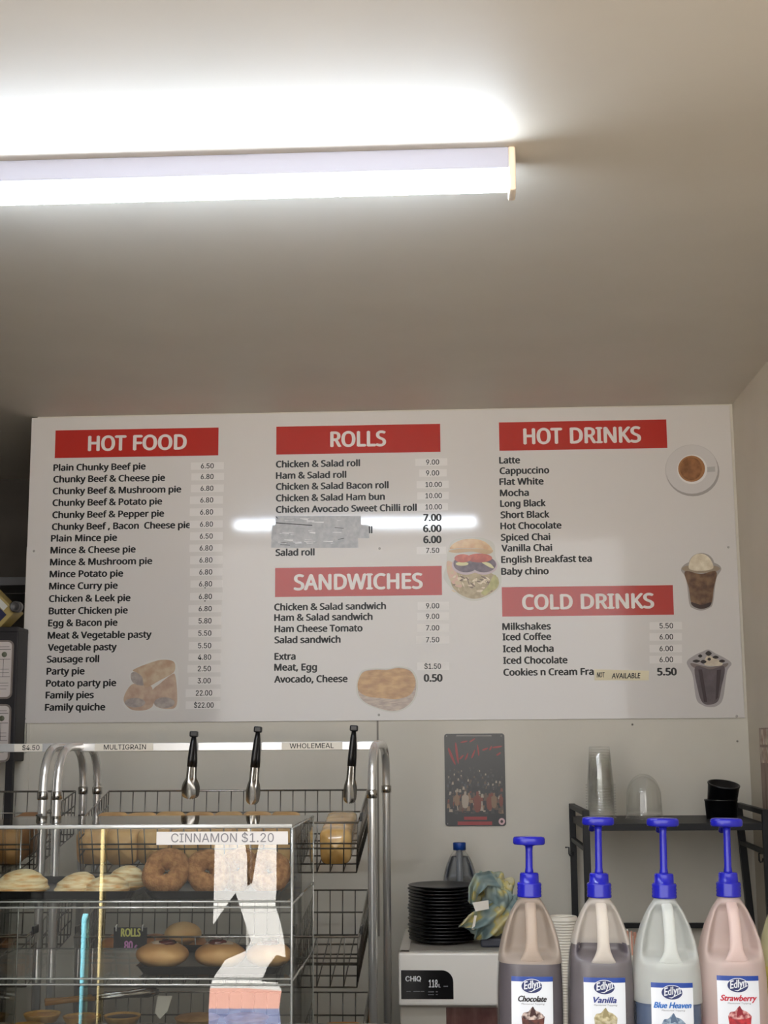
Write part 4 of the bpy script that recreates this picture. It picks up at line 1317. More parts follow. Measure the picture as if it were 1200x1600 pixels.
    # sweep under the name
    sw = [(-0.008, lzc - 0.0082), (-0.002, lzc - 0.0098), (0.008, lzc - 0.0045), (0.0165, lzc - 0.0005), (0.0165, lzc + 0.0006), (0.008, lzc - 0.003), (-0.002, lzc - 0.008)]
    mb.raw([Vector((x, front_y(x, z_) - 0.0021, z_)) for (x, z_) in sw], [[0, 1, 6], [1, 2, 5, 6], [2, 3, 4, 5]])
    mb.build('logo_lettering', M['label'], lb)
    mb = MB(); write(mb, name, nm[0], nm[1], lzc - 0.0265, 0.0098, 0, None, 0.0006, 0.3, mapf=mp(0.0014)); mb.build('flavour_lettering', mat('flavour_ink', name_c, 0.4), lb)
    mb = MB(); write(mb, 'Flavoured Topping', -0.020, 0.022, lzc - 0.0318, 0.0026, 0, None, 0.0, 0.2, mapf=mp(0.0014)); mb.build('small_lettering', M['grey_ink'], lb)
    c1, c2, c3 = drink
    zt_ = lzc - 0.040
    glass = [(-0.020, zt_ - 0.012), (0.022, zt_ - 0.012), (0.017, zt_ - 0.055), (-0.015, zt_ - 0.055)]
    blob(glass, 0.0014, mat('print_drink_glass', c2, 0.3, c2=c3, scale=120), 'drink_print')
    cream = spline([(-0.019, zt_ - 0.014), (-0.016, zt_ - 0.006), (-0.008, zt_ - 0.004), (0.0, zt_ + 0.004), (0.006, zt_ - 0.002), (0.014, zt_ - 0.005), (0.021, zt_ - 0.013), (0.01, zt_ - 0.017), (-0.008, zt_ - 0.018)], 5)
    blob(cream, 0.0017, mat('print_drink_cream', c1, 0.3, c2=c3, scale=160), 'cream_print')
    blob(spline([(-0.005, zt_ - 0.012), (0.0, zt_ + 0.005), (0.005, zt_ - 0.003), (0.008, zt_ - 0.013), (0.003, zt_ - 0.010)], 4), 0.0020, mat('print_drink_sauce', c3, 0.3), 'sauce_print')
    root.rotation_euler = (0, 0.016, rz)
    return root


JZ = 0.9575
JY = -2.04


def jx(px, y=JY): return at(px, 1540, y - 0.04).x


make_jug('brown topping jug labelled Chocolate with its blue pump pressed low', (jx(829), JY + 0.02, JZ), (200, 184, 170), (80, 77, 87), 0.173, 'Chocolate', (30, 24, 26), ((216, 196, 186), (104, 56, 44), (60, 30, 28)), 0.052, 0.02)
make_jug('grey-brown topping jug labelled Vanilla beside the paper cups', (jx(941), JY + 0.01, JZ + 0.0), (232, 224, 214), (88, 82, 90), 0.206, 'Vanilla', (46, 60, 130), ((206, 196, 160), (196, 188, 160), (150, 138, 100)), 0.088, 0.03, -1, nm=(-0.021, 0.021))
make_jug('whitish topping jug with blue syrup labelled Blue Heaven', (jx(1044.5), JY, JZ), (226, 230, 226), (46, 70, 108), 0.102, 'Blue Heaven', (40, 110, 190), ((170, 190, 206), (120, 150, 180), (84, 104, 130)), 0.086, 0.04, 1, -0.007, nm=(-0.034, 0.034))
make_jug('pink topping jug labelled Strawberry, second from the right edge', (jx(1146, JY + 0.03), JY + 0.02, JZ), (234, 214, 208), (196, 96, 110), 0.060, 'Strawberry', (190, 40, 60), ((226, 170, 165), (196, 50, 56), (140, 30, 44)), 0.084, 0.03, 1, 0.002, nm=(-0.033, 0.033))
make_jug('pale yellow topping jug cut off by the right edge', (jx(1247, JY + 0.10), JY + 0.10, JZ), (232, 226, 186), (216, 200, 110), 0.15, 'Banana', (170, 140, 30), ((226, 216, 180), (220, 200, 120), (180, 160, 80)), 0.06, 0.0)

# ---------------------------------------------------------------- blue-capped bottle behind the plates
BY = -0.155
bp_ = at(719, 1400, BY)
bt = thing('syrup_bottle', 'dark syrup bottle with blue screw cap behind the black plates', 'bottle', (bp_.x, BY, fzt + 0.002))
zcap = at(719, 1326, BY).z - fzt - 0.002
sc = zcap / JH
pmb = milky('bottle_plastic', (200, 198, 188), 0.3)
mb = MB(); shell(mb, 0, JH, 1.0)
mb.v = [Vector((v.x * 0.92, v.y * 0.92, v.z * sc)) for v in mb.v]; mb.build('bottle', pmb, bt)
mb = MB(); shell(mb, 0.003, 0.262, 0.96, close_top=True)
mb.v = [Vector((v.x * 0.92, v.y * 0.92, v.z * sc)) for v in mb.v]; mb.build('syrup', mat('dark_syrup', (66, 70, 82), 0.3), bt)
pts = [(0, -0.012, 0.280), (0, -0.026, 0.272), (0, -0.036, 0.258), (0, -0.043, 0.235), (0, -0.048, 0.21), (0, -0.050, 0.178), (0, -0.044, 0.165)]
mb = MB(); mb.tube([(x, y * 0.92, z * sc) for (x, y, z) in pts], 0.010, 12); mb.build('handle', milky('bottle_handle', (150, 154, 160), 0.75), bt)
mb = MB(); mb.lathe([(0.0205, JH * sc - 0.004), (0.0205, JH * sc + 0.017), (0.0195, JH * sc + 0.019), (0.001, JH * sc + 0.019)], seg=30); mb.build('screw_cap', M['dark_blue_cap'], bt)

# ---------------------------------------------------------------- crumpled cloth
cm = bpy.data.materials.new('patterned_cloth'); cm.use_nodes = True
nt = cm.node_tree; b = nt.nodes['Principled BSDF']; b.inputs['Roughness'].default_value = 0.85
tc = nt.nodes.new('ShaderNodeTexCoord')
n1 = nt.nodes.new('ShaderNodeTexNoise'); n1.inputs['Scale'].default_value = 17; n1.inputs['Detail'].default_value = 1.5
rp = nt.nodes.new('ShaderNodeValToRGB')
els = rp.color_ramp.elements
els[0].position = 0.36; els[0].color = lin((112, 134, 136)); els[1].position = 0.46; els[1].color = lin((146, 162, 158))
for (ps, cc) in ((0.53, (158, 166, 144)), (0.58, (196, 182, 112)), (0.66, (200, 194, 160))):
    e2 = els.new(ps); e2.color = lin(cc)
nt.links.new(tc.outputs['UV'], n1.inputs['Vector']); nt.links.new(tc.outputs['Object'], n1.inputs['Vector'])
nt.links.new(n1.outputs['Fac'], rp.inputs[0]); nt.links.new(rp.outputs[0], b.inputs['Base Color'])
KY = -0.42
kc = at(768, 1415, KY)
cl2 = thing('crumpled_cloth', 'crumpled blue-grey and yellow patterned cloth bag beside the plates', 'cloth', (kc.x, KY, fzt + 0.035))


def crumple(seed, c, r, fold):
    def fn(p):
        q_ = p * 1.5 + Vector((seed, seed * 0.7, 0))
        a = abs(noise.noise(q_ * 0.9)) * 1.25 + abs(noise.noise(q_ * 1.9)) * 0.62 + abs(noise.noise(q_ * 4.3)) * 0.10
        return 1.12 - fold * (1 - a)
    return c, r, fn


zc_ = kc.z - (fzt + 0.035)
mb = MB()
for (sd, c, r, fo) in ((1.3, (0.006, 0, zc_ + 0.012), (0.070, 0.055, 0.098), 0.62), (4.1, (-0.018, -0.03, zc_ - 0.055), (0.070, 0.045, 0.045), 0.55), (7.7, (0.030, -0.02, zc_ + 0.01), (0.055, 0.045, 0.075), 0.6)):
    c_, r_, fn_ = crumple(sd, c, r, fo)
    mb.ball(c_, r_, 72, 44, fn=fn_)
mb.build('cloth_body', cm, cl2)


def flap(pts, th=0.0022):
    """a folded sheet through a chain of left/right point pairs"""
    def g(u, v):
        n_ = len(pts) - 1
        t = v * n_; i = min(int(t), n_ - 1); f = t - i
        f = f * f * (3 - 2 * f) * 0.5 + f * 0.5
        L_ = Vector(pts[i][0]).lerp(Vector(pts[i + 1][0]), f); R2 = Vector(pts[i][1]).lerp(Vector(pts[i + 1][1]), f)
        p = L_.lerp(R2, u)
        return p + Vector((0, -0.014 * math.sin(u * PI * 2.2 + v * 3) - 0.008 * math.sin(v * 9 + u * 4), 0))
    mb = MB(); mb.surf(g, 24, 30)
    return mb


def kp(px, py, dy=0.0):
    p = at(px, py, KY + dy)
    return Vector((p.x - kc.x, dy, p.z - fzt - 0.035))


for nm_, prs in (('cloth_fold', [(kp(716, 1447, -.07), kp(722, 1449, -.09)), (kp(731, 1430, -.08), kp(742, 1450, -.10)), (kp(748, 1418, -.07), kp(765, 1444, -.10)), (kp(770, 1410, -.06), kp(788, 1424, -.09))]),
                 ('cloth_fold', [(kp(740, 1466, -.06), kp(746, 1469, -.08)), (kp(744, 1452, -.09), kp(760, 1466, -.09)), (kp(764, 1436, -.09), kp(780, 1455, -.08)), (kp(786, 1424, -.06), kp(803, 1432, -.06))]),
                 ('cloth_fold', [(kp(731, 1408, -.06), kp(740, 1416, -.07)), (kp(732, 1385, -.07), kp(748, 1396, -.08)), (kp(742, 1364, -.05), kp(762, 1384, -.08)), (kp(764, 1360, -.03), kp(784, 1388, -.07))])):
    mb = flap(prs); mb.build(nm_, cm, cl2)
q = [kp(738, 1410, -.095), kp(763, 1406, -.095), kp(764, 1420, -.1), kp(743, 1424, -.1)]
mb = MB(); mb.prism([(p.x, p.z) for p in q], -0.103, -0.1015); mb.build('care_tag', M['cream_paper'], cl2)
q = [kp(741, 1430, -.1), kp(745, 1430, -.1), kp(741, 1452, -.1), kp(737, 1452, -.1)]
mb = MB(); mb.prism([(p.x, p.z) for p in q], -0.109, -0.1075); mb.build('tie_cord', M['cream_paper'], cl2)
p = at(775, 1478, KY - 0.06)
mb = MB(); mb.span((p.x - 0.045, KY - 0.09, fzt + 0.002), (p.x + 0.06, KY + 0.02, fzt + 0.028), 0.006)
tag(mb.build('small_box', mat('dark_box', (52, 54, 66), 0.5), None, (p.x, KY - 0.03, fzt + 0.002)), 'small dark box under the crumpled cloth on the fridge', 'box')

# ================================================================ black shelf unit
SYF, SYR = -0.50, -0.05
sxl = at(916, 1300, SYF).x; sxr = at(1197, 1300, SYF).x
srx = at(895, 1300, SYR).x
sz_top = at(916, 1266, SYF).z
SD = at(1000, 1287, SYF).z          # deck top
SO = Vector(((sxl + sxr) / 2, (SYF + SYR) / 2, 0.74))
sh = thing('shelf_unit', 'black metal shelf unit standing against the back wall', 'shelf', SO)


def bar(name, a, b, w=0.02, parent=sh, m=M['blackmetal']):
    a = Vector(a); b = Vector(b)
    d = b - a; L_ = d.length
    X = Matrix.Translation((a + b) / 2) @ d.to_track_quat('Z', 'Y').to_matrix().to_4x4()
    mb = MB(); mb.box((0, 0, 0), (w, w, L_), 0.0015, X=X)
    return mb.build(name, m, parent, SO)


bar('post', (sxl, SYF, 0.742), (sxl, SYF, sz_top))
bar('post', (srx, SYR, 0.742), (srx, SYR, sz_top))
bar('post', (sxr, SYF, 0.742), (sxr, SYF, sz_top))
a = at(1158, 1300, SYR); c = at(1174, 1446, SYR)
sl_ = (c.x - a.x) / (a.z - c.z)
bar('post', (a.x + sl_ * (a.z - 0.742), SYR, 0.742), (a.x - sl_ * (sz_top - a.z), SYR, sz_top), 0.022)
bar('side_rail', (srx, SYR, sz_top - 0.008), (sxl, SYF, sz_top - 0.008), 0.016)
bar('side_rail', (a.x, SYR, sz_top - 0.008), (sxr, SYF, sz_top - 0.008), 0.016)
mb = MB(); mb.raw([(srx, SYR, SD), (sxl, SYF, SD), (sxr, SYF, SD), (a.x, SYR, SD), (srx, SYR, SD - 0.02), (sxl, SYF, SD - 0.02), (sxr, SYF, SD - 0.02), (a.x, SYR, SD - 0.02)], [[0, 1, 2, 3], [7, 6, 5, 4], [0, 4, 5, 1], [1, 5, 6, 2], [2, 6, 7, 3], [3, 7, 4, 0]])
mb.build('deck', M['blackmetal'], sh, SO)
zb2 = at(1050, 1446, SYR).z
bar('cross_bar', (srx, SYR, zb2), (c.x, SYR, zb2), 0.016)
zs2 = at(905, 1320, -0.3).z
bar('side_bar', (srx, SYR, zs2), (sxl, SYF, zs2), 0.014)
zs3 = at(1180, 1325, -0.3).z
bar('side_bar', (a.x, SYR, zs3), (sxr, SYF, zs3), 0.014)
for (px, py, Y) in ((889, 1330, SYR - 0.02), (1186, 1340, -0.32)):
    p = at(px, py, Y)
    s_ = -1 if px < 1000 else 1
    mb = MB(); mb.tube([(p.x - s_ * -0.012, Y, p.z + 0.012), (p.x, Y, p.z + 0.012), (p.x, Y, p.z - 0.008), (p.x + 0.003, Y, p.z - 0.014), (p.x + 0.010, Y, p.z - 0.012), (p.x + 0.012, Y, p.z - 0.002)], 0.0025, 6)
    mb.build('hook', M['black'], sh, SO)

# ---------------------------------------------------------------- clear cups, dome lids, black cups on the shelf
KY2 = -0.25
zd = SD + 0.001
c0 = at(939.5, 1270, KY2)
zt2 = at(939.5, 1166, KY2).z
CHh = 0.122; NC = 13
cp = (zt2 - zd - CHh) / (NC - 1)
ord_ = ['bottom', 'second', 'third', 'fourth', 'fifth', 'sixth', 'seventh', 'eighth', 'ninth', 'tenth', 'eleventh', 'twelfth', 'top']


def make_cup(label):
    root = thing('plastic_cup', label, 'cup', (0, 0, 0), 'upturned clear plastic cups on the black shelf')
    prof = [(0.0455, 0.0), (0.0465, 0.001), (0.0465, 0.0045), (0.0415, 0.0055), (0.0395, 0.03), (0.0325, CHh - 0.004), (0.0305, CHh - 0.001), (0.028, CHh - 0.001), (0.001, CHh - 0.003)]
    mb = MB(); mb.lathe(prof, seg=36, cap0=False); mb.build('cup_wall', M['cup'], root)
    return root


proto = None
for k in range(NC):
    lb = '%s clear plastic cup of the upturned stack on the black shelf' % (ord_[k] + ('' if k in (0, NC - 1) else ' from bottom'))
    loc = (c0.x, KY2, zd + k * cp)
    if proto is None: proto = make_cup(lb); proto.location = loc
    else: dup(proto, loc, lb)
d0 = at(1007, 1275, KY2)
zt3 = at(1007, 1209, KY2).z
ND = 2; DH = zt3 - zd - 0.008


def make_dome(label):
    root = thing('dome_lid', label, 'lid', (0, 0, 0), 'clear dome lids on the black shelf')
    R1 = 0.0565
    prof = [(R1 + 0.003, 0.0), (R1 + 0.003, 0.003), (R1 - 0.001, 0.004), (R1 - 0.001, 0.02), (R1 - 0.003, DH * 0.45)]
    for i in range(1, 11):
        t = i / 10 * PI / 2
        prof.append(((R1 - 0.003) * math.cos(t) + 0.0005, DH * 0.45 + DH * 0.55 * math.sin(t)))
    mb = MB(); mb.lathe(prof, seg=40, cap0=False); mb.build('dome', M['cup'], root)
    return root


dp = (zt3 - zd - DH) / (ND - 1)
proto = None
for k in range(ND):
    lb = '%s clear tall dome lid of the nested pair on the black shelf' % (['inner', 'outer'][k])
    loc = (d0.x, KY2, zd + k * dp)
    if proto is None: proto = make_dome(lb); proto.location = loc
    else: dup(proto, loc, lb)
b0 = at(1128, 1283, KY2)


def bcup(label, loc, rx, h, r):
    root = thing('black_tub', label, 'tub', loc, 'black tubs on the black shelf')
    mb = MB(); mb.lathe([(r * 0.93, 0), (r, h * 0.92), (r * 1.03, h * 0.93), (r * 1.03, h), (r * 0.96, h), (r * 0.88, 0.004), (0.001, 0.004)], seg=40); mb.build('tub_wall', M['plate'], root)
    root.rotation_euler = (rx, 0.10 if rx else 0, 0)


bcup('lower black tub on the black shelf near the right corner', (b0.x, KY2, zd), 0, 0.058, 0.050)
bcup('tilted black tub nested on top of another near the right corner', (b0.x + 0.003, KY2, zd + 0.050), 0.24, 0.058, 0.0485)

# ---------------------------------------------------------------- paper cup stack, stirrers
PY = -0.80
pc2 = at(881, 1500, PY)
ztp = at(881, 1431, PY).z
LH = 0.012
NPC = 44
pp = (ztp - 0.742 - LH) / (NPC - 1)


def make_lid(label):
    root = thing('cup_lid', label, 'lid', (0, 0, 0), 'stacked white cup lids behind the jugs')
    mb = MB()
    prof = [(0.041, 0.0), (0.0425, 0.001), (0.0425, 0.0038), (0.0405, 0.0048), (0.0395, LH - 0.003), (0.0375, LH - 0.0005), (0.034, LH), (0.022, LH - 0.0006), (0.0200, LH - 0.0025), (0.0190, 0.003), (0.001, 0.0028)]
    mb.lathe(prof, seg=40, cap0=False); mb.build('lid_shell', M['papercup'], root)
    return root


proto = None
for k in range(NPC):
    lb = 'topmost white cup lid of the tall stack between two jugs' if k == NPC - 1 else 'white cup lid, number %d from the top of the tall stack' % (NPC - k)
    loc = (pc2.x + random.uniform(-0.0006, 0.0006), PY, 0.742 + k * pp)
    if proto is None: proto = make_lid(lb); proto.location = loc
    else: dup(proto, loc, lb)
HY = -0.70
hp = at(989, 1470, HY)
hz = at(989, 1490, HY).z
ho = thing('stirrer_tub', 'small pale tub holding stirrers between the vanilla and blue jugs', 'tub', (hp.x, HY, 0.742))
mb = MB(); hh_ = hz - 0.742; mb.lathe([(0.030, 0), (0.034, hh_), (0.032, hh_), (0.028, 0.004), (0.001, 0.004)], seg=28); mb.build('tub_wall', M['papercup'], ho)
for k in range(9):
    x = hp.x + random.uniform(-0.018, 0.018); y = HY + random.uniform(-0.018, 0.018)
    top = at(989, random.uniform(1448, 1462), HY).z
    mb = MB(); mb.tube([(x, y, 0.748), (x + random.uniform(-0.008, 0.008), y, top)], 0.0026, 6)
    tag(mb.build('stirrer', M['cream_paper'] if k % 2 else M['straw_red'], None, (x, y, 0.748)), ('pale' if k % 2 else 'red') + ' stirrer in the small tub between the jugs', 'stirrer', ('pale' if k % 2 else 'red') + ' stirrers in the small tub')

# ================================================================ wall signs
ZP = 0.004
q = [at(695.5, 1291, ZP), at(790.5, 1291, ZP), at(788.3, 1146, ZP), at(694.5, 1146, ZP)]
x0, x1, z0_, z1_ = (q[0].x + q[3].x) / 2, (q[1].x + q[2].x) / 2, q[0].z, q[2].z
PO = Vector(((x0 + x1) / 2, ZP, z0_))
ps = thing('tin_sign', 'dark tin sign with red brush strokes and a crowd on the back wall', 'sign', PO)
rr_ = 0.009
pts = []
for (cx_, cz_, a0) in ((x1 - rr_, z1_ - rr_, 0), (x0 + rr_, z1_ - rr_, 90), (x0 + rr_, z0_ + rr_, 180), (x1 - rr_, z0_ + rr_, 270)):
    for j in range(6):
        a = math.radians(a0 + j * 18); pts.append((cx_ + rr_ * math.cos(a), cz_ + rr_ * math.sin(a)))
mb = MB(); mb.prism(pts, ZP - 0.0015, ZP + 0.0018); pl = mb.build('plate', mat('tin_black', (34, 35, 37), 0.3), ps, PO)


def poly_px(mb, pts, off, mi=0, Y=ZP):
    v = [at(x, y, Y) for (x, y) in pts]
    v = [Vector((p.x, Y - off, p.z)) for p in v]
    area = sum(v[i].x * v[(i + 1) % len(v)].z - v[(i + 1) % len(v)].x * v[i].z for i in range(len(v)))
    if area < 0: v.reverse()
    mb.raw(v, [list(range(len(v)))], mi)


cols = [mat('crowd_tone', c, 0.35) for c in ((60, 58, 56), (96, 78, 64), (132, 104, 80), (70, 74, 80), (164, 150, 132), (120, 62, 48), (46, 44, 46))]
mb = MB()
rnd = random.Random(5)
for k in range(300):
    t = rnd.random() ** 0.8
    y = 1200 + t * 68; x = rnd.uniform(699, 786)
    w = 0.9 + 2.1 * t; h = 2 + 6 * t
    x = max(698 + w, min(787 - w, x))
    mi = rnd.choice((0, 0, 3, 6, 1, 6, 0, 4) if t < 0.5 else (0, 1, 2, 6, 6, 5, 4, 1))
    poly_px(mb, [(x - w, y + h / 2), (x + w, y + h / 2), (x + w * 0.7, y - h / 2), (x - w * 0.6, y - h / 2)], 0.0018 + 0.000002 * k, mi)
mb.build('crowd_picture', cols, pl, PO)
bigs = [(714, 1248, 4, 20, 2), (727, 1249, 5.5, 24, 4), (746, 1252, 6, 30, 5), (765, 1252, 5, 24, 5), (772, 1250, 4.5, 22, 2), (783, 1250, 3, 18, 5), (705, 1250, 3, 20, 0)]
mb = MB()
for k, (x, y, w, h, mi) in enumerate(bigs):
    poly_px(mb, spline([(x - w * 0.7, y + h / 2), (x + w * 0.7, y + h / 2), (x + w, y - h * 0.15), (x + w * 0.35, y - h * 0.3), (x + w * 0.3, y - h / 2), (x - w * 0.3, y - h / 2), (x - w * 0.4, y - h * 0.3), (x - w, y - h * 0.15)], 3), 0.0028 + 0.00002 * k, mi)
mb.build('figure_shapes', cols, pl, PO)
mb = MB()
redm = mat('sign_red', (150, 44, 46), 0.35)
for (xa_, ya_, xb_, yb2_, w) in ((701, 1170, 711, 1194, 2.2), (712, 1162, 716, 1192, 2.0), (720, 1160, 730, 1158, 1.4), (718, 1186, 724, 1180, 1.6), (727, 1187, 731, 1177, 1.5), (737, 1184, 742, 1172, 1.5), (748, 1180, 746, 1164, 1.3), (754, 1172, 762, 1169, 1.6), (765, 1172, 768, 1166, 1.5), (770, 1168, 784, 1166, 1.6), (776, 1180, 782, 1176, 1.5), (734, 1159, 742, 1154, 1.3)):
    dx, dy = xb_ - xa_, yb2_ - ya_; l_ = math.hypot(dx, dy); nx, ny = -dy / l_ * w, dx / l_ * w
    poly_px(mb, spline([(xa_ - nx * 0.6, ya_ - ny * 0.6), (xa_ + nx * 0.6, ya_ + ny * 0.6), ((xa_ + xb_) / 2 + nx, (ya_ + yb2_) / 2 + ny), (xb_ + nx * 0.4, yb2_ + ny * 0.4), (xb_ - nx * 0.4, yb2_ - ny * 0.4), ((xa_ + xb_) / 2 - nx * 0.8, (ya_ + yb2_) / 2 - ny * 0.8)], 3), 0.0019)
mb.build('brush_strokes', redm, pl, PO)
mb = MB()
for (xa_, xb_, ya_, yb2_) in ((725, 761, 1276, 1281), (715, 769, 1283.5, 1289)):
    poly_px(mb, [(xa_, yb2_), (xb_, yb2_), (xb_, ya_), (xa_, ya_)], 0.0019)
mb.build('red_bar', redm, pl, PO)
mb = MB(); poly_px(mb, [(713, 1150.5), (768, 1150.5), (768, 1148.6), (713, 1148.6)], 0.0019); mb.build('pale_bar', mat('sign_pale', (128, 124, 120), 0.35), pl, PO)
mb = MB(); poly_px(mb, ellipse(784, 1283.5, 5, 5.4, 20), 0.0019); mb.build('round_badge', mat('badge_pink', (206, 170, 172), 0.35), pl, PO)
mb = MB(); poly_px(mb, ellipse(784, 1283.5, 2.2, 2.4, 14), 0.0021); mb.build('badge_dot', mat('badge_dark', (60, 40, 44), 0.35), pl, PO)
for (px, py) in ((698, 1150), (783, 1150), (699.5, 1287)):
    p = at(px, py, ZP)
    mb = MB(); mb.lathe([(0.0003, 0), (0.002, 0.0005), (0.0018, 0.001), (0.0003, 0.0012)], X=Matrix.Translation(Vector((p.x, ZP - 0.0014, p.z))) @ Matrix.Rotation(PI / 2, 4, 'X'), seg=10); mb.build('nail', M['screw'], ps, PO)

# picture on the right wall
y1_ = -0.185
PX = XR - 0.001
zt4, zb4 = 1.565, 1.27
pw = thing('wall_picture', 'brown and white panelled picture on the right wall at the edge', 'picture', (PX, -0.40, zb4))
wo = Vector((PX, -0.40, zb4))
mb = MB(); mb.span((XR - 0.006, -0.62, zb4), (XR - 0.0005, y1_, zt4)); bk = mb.build('picture_sheet', mat('picture_brown', (110, 84, 72), 0.5, c2=(160, 138, 122), scale=10, stretch=(1, 9, 0.6), detail=5), pw, wo)
mb = MB()
for i in range(9):
    y = -0.20 - i * 0.045
    mb = MB(); mb.span((XR - 0.0085, y - 0.036, zt4 - 0.052), (XR - 0.0055, y - 0.003, zt4 - 0.004)); mb.build('pale_panel', mat('picture_pale', (196, 180, 162), 0.5, c2=(150, 124, 108), scale=30), bk, wo)
    mb = MB(); mb.span((XR - 0.0085, y - 0.036, zt4 - 0.108), (XR - 0.0055, y - 0.003, zt4 - 0.060)); mb.build('pale_panel', mat('picture_pale', (196, 180, 162), 0.5, c2=(150, 124, 108), scale=30), bk, wo)
p_ = atz(1198.5, 547, 2.60)
p2 = CAM + ray(1198.5, 547) * ((XR - CAM.x) / ray(1198.5, 547).x)
mb = MB(); mb.span((XR - 0.012, p2.y - 0.012, p2.z - 0.010), (XR - 0.0005, p2.y + 0.012, p2.z + 0.010), 0.002)
tag(mb.build('wall_hook', M['black'], None, (XR - 0.001, p2.y, p2.z)), 'tiny dark fitting high on the right wall', 'fitting')

# ================================================================ left: black cabinet with cards, box, recess shelf
QY = -0.12
xr_t = at(29, 985, QY).x; xr_b = at(22, 1200, QY).x
zct = at(20, 985, QY).z; zcb = at(10, 1190, QY).z
QO = Vector((xr_t - 0.25, QY + 0.05, 0))
cb = thing('black_cabinet', 'tall black cabinet with white information cards at the left edge', 'cabinet', QO)
mb = MB(); mb.span((xr_t - 0.62, QY, zcb), (xr_t, QY + 0.11, zct), 0.004); bod = mb.build('body', M['cabinet'], cb, QO)
for x in (xr_t - 0.016, xr_t - 0.60):
    mb = MB(); mb.span((x - 0.012, QY, 0.002), (x + 0.012, QY + 0.025, zcb + 0.002), 0.002); mb.build('leg', M['cabinet'], cb, QO)
mb = MB(); mb.span((xr_t - 0.63, QY - 0.004, zct - 0.006), (xr_t, QY + 0.112, zct + 0.012), 0.004); mb.build('top_edge', M['cabinet'], cb, QO)
cardm = mat('card_white', (196, 188, 184), 0.3)
for (yt, yb_c, xe_) in ((1003, 1089, 17.5), (1103, 1188, 13.5)):
    a = at(xe_, yb_c, QY - 0.003); c = at(xe_, yt, QY - 0.003)
    w = 0.135
    rr2 = 0.014
    xc1 = (a.x + c.x) / 2; xc0 = xc1 - w; zc0, zc1 = a.z, c.z
    def rrect(g_):
        o_ = []
        for (cx_, cz_, a0) in ((xc1 - rr2, zc1 - rr2, 0), (xc0 + rr2, zc1 - rr2, 90), (xc0 + rr2, zc0 + rr2, 180), (xc1 - rr2, zc0 + rr2, 270)):
            for j in range(6):
                t = math.radians(a0 + j * 18); o_.append((cx_ + (rr2 + g_) * math.cos(t), cz_ + (rr2 + g_) * math.sin(t)))
        return o_
    mb = MB(); mb.prism(rrect(0.006), QY - 0.004, QY); mb.build('card_frame', mat('card_border', (120, 110, 104), 0.35), bod, QO)
    mb = MB(); mb.prism(rrect(0.0), QY - 0.006, QY - 0.003); mb.build('info_card', cardm, bod, QO)
    H_ = zc1 - zc0
    mb = MB()
    for (f0, f1, u0, u1) in ((0.86, 0.868, 0.02, 0.98), (0.905, 0.913, 0.1, 0.94), (0.68, 0.688, 0.02, 0.98), (0.50, 0.507, 0.1, 0.95), (0.44, 0.446, 0.1, 0.95), (0.36, 0.368, 0.02, 0.98), (0.25, 0.256, 0.1, 0.95), (0.20, 0.206, 0.3, 0.95), (0.14, 0.146, 0.2, 0.9)):
        mb.span((xc0 + u0 * w, QY - 0.0064, zc0 + f0 * H_), (xc0 + u1 * w, QY - 0.0058, zc0 + f1 * H_))
    for u in (0.62, 0.80): mb.span((xc0 + u * w, QY - 0.0064, zc0 + 0.36 * H_), (xc0 + u * w + 0.0012, QY - 0.0058, zc0 + 0.68 * H_))
    mb.build('card_ruling', M['ink'], bod, QO)
    mb = MB(); mb.lathe([(0.009, 0), (0.009, 0.0006), (0.001, 0.0008)], X=Matrix.Translation(Vector((xc1 - 0.024, QY - 0.006, zc0 + 0.77 * H_))) @ Matrix.Rotation(PI / 2, 4, 'X'), seg=20); mb.build('card_badge', mat('badge_olive', (92, 96, 78), 0.4), bod, QO)
# carton on top of the cabinet
zk = zct + 0.012
bc_ = at(-13.5, 939, QY + 0.055)
BXo = Vector((bc_.x, QY + 0.055, zk))
bxr = thing('carton_box', 'yellow, white and navy carton lying tilted on top of the black cabinet', 'box', BXo)
X = Matrix.Translation(bc_) @ Matrix.Rotation(math.radians(44), 4, 'Y')
mb = MB(); mb.box((0, 0, 0), (0.20, 0.09, 0.083), 0.003, X=X); mb.build('carton', mat('carton_yellow', (150, 132, 78), 0.5), bxr, BXo)
mb = MB(); mb.box((0.046, -0.0455, -0.014), (0.080, 0.0015, 0.050), 0.0, X=X); mb.build('navy_panel', mat('carton_navy', (26, 30, 62), 0.4), bxr, BXo)
mb = MB(); mb.box((0.018, -0.0455, 0.0235), (0.100, 0.0015, 0.020), 0.0, X=X); mb.build('white_panel', mat('carton_white', (190, 190, 184), 0.4), bxr, BXo)
p = at(25, 948, QY)
mb = MB(); mb.lathe([(0.019, -0.012), (0.019, 0.02), (0.014, 0.022), (0.011, 0.016), (0.001, 0.016)], X=Matrix.Translation(Vector((p.x, QY + 0.01, p.z))) @ Matrix.Rotation(PI / 2, 4, 'X'), seg=24)
tag(mb.build('round_knob', mat('knob_dark', (60, 58, 58), 0.4), None, (p.x, QY + 0.01, p.z)), 'dark round tube end beside the yellow carton', 'tube')
a = at(20, 909, 0.5)
mb = MB(); mb.span((a.x - 1.2, 0.48, a.z - 0.016), (0.01, 0.75, a.z + 0.016), 0.002); mb.span((a.x - 1.2, 0.75, a.z - 0.02), (0.01, 1.15, a.z - 0.002))
tag(mb.build('recess_shelf', mat('grey_shelf', (112, 112, 116), 0.5), None, (a.x - 0.5, 0.7, a.z)), 'grey shelf edge in the dark recess behind the black cabinet', 'shelf')

# ================================================================ added shapes behind the camera that make the bright reflections in the acrylic
def mir(px, py, Y):
    """point at depth Y whose mirror image in the case front shows at this spot"""
    p = at(px, py, 2 * CYF - Y)
    return Vector((p.x, Y, p.z))


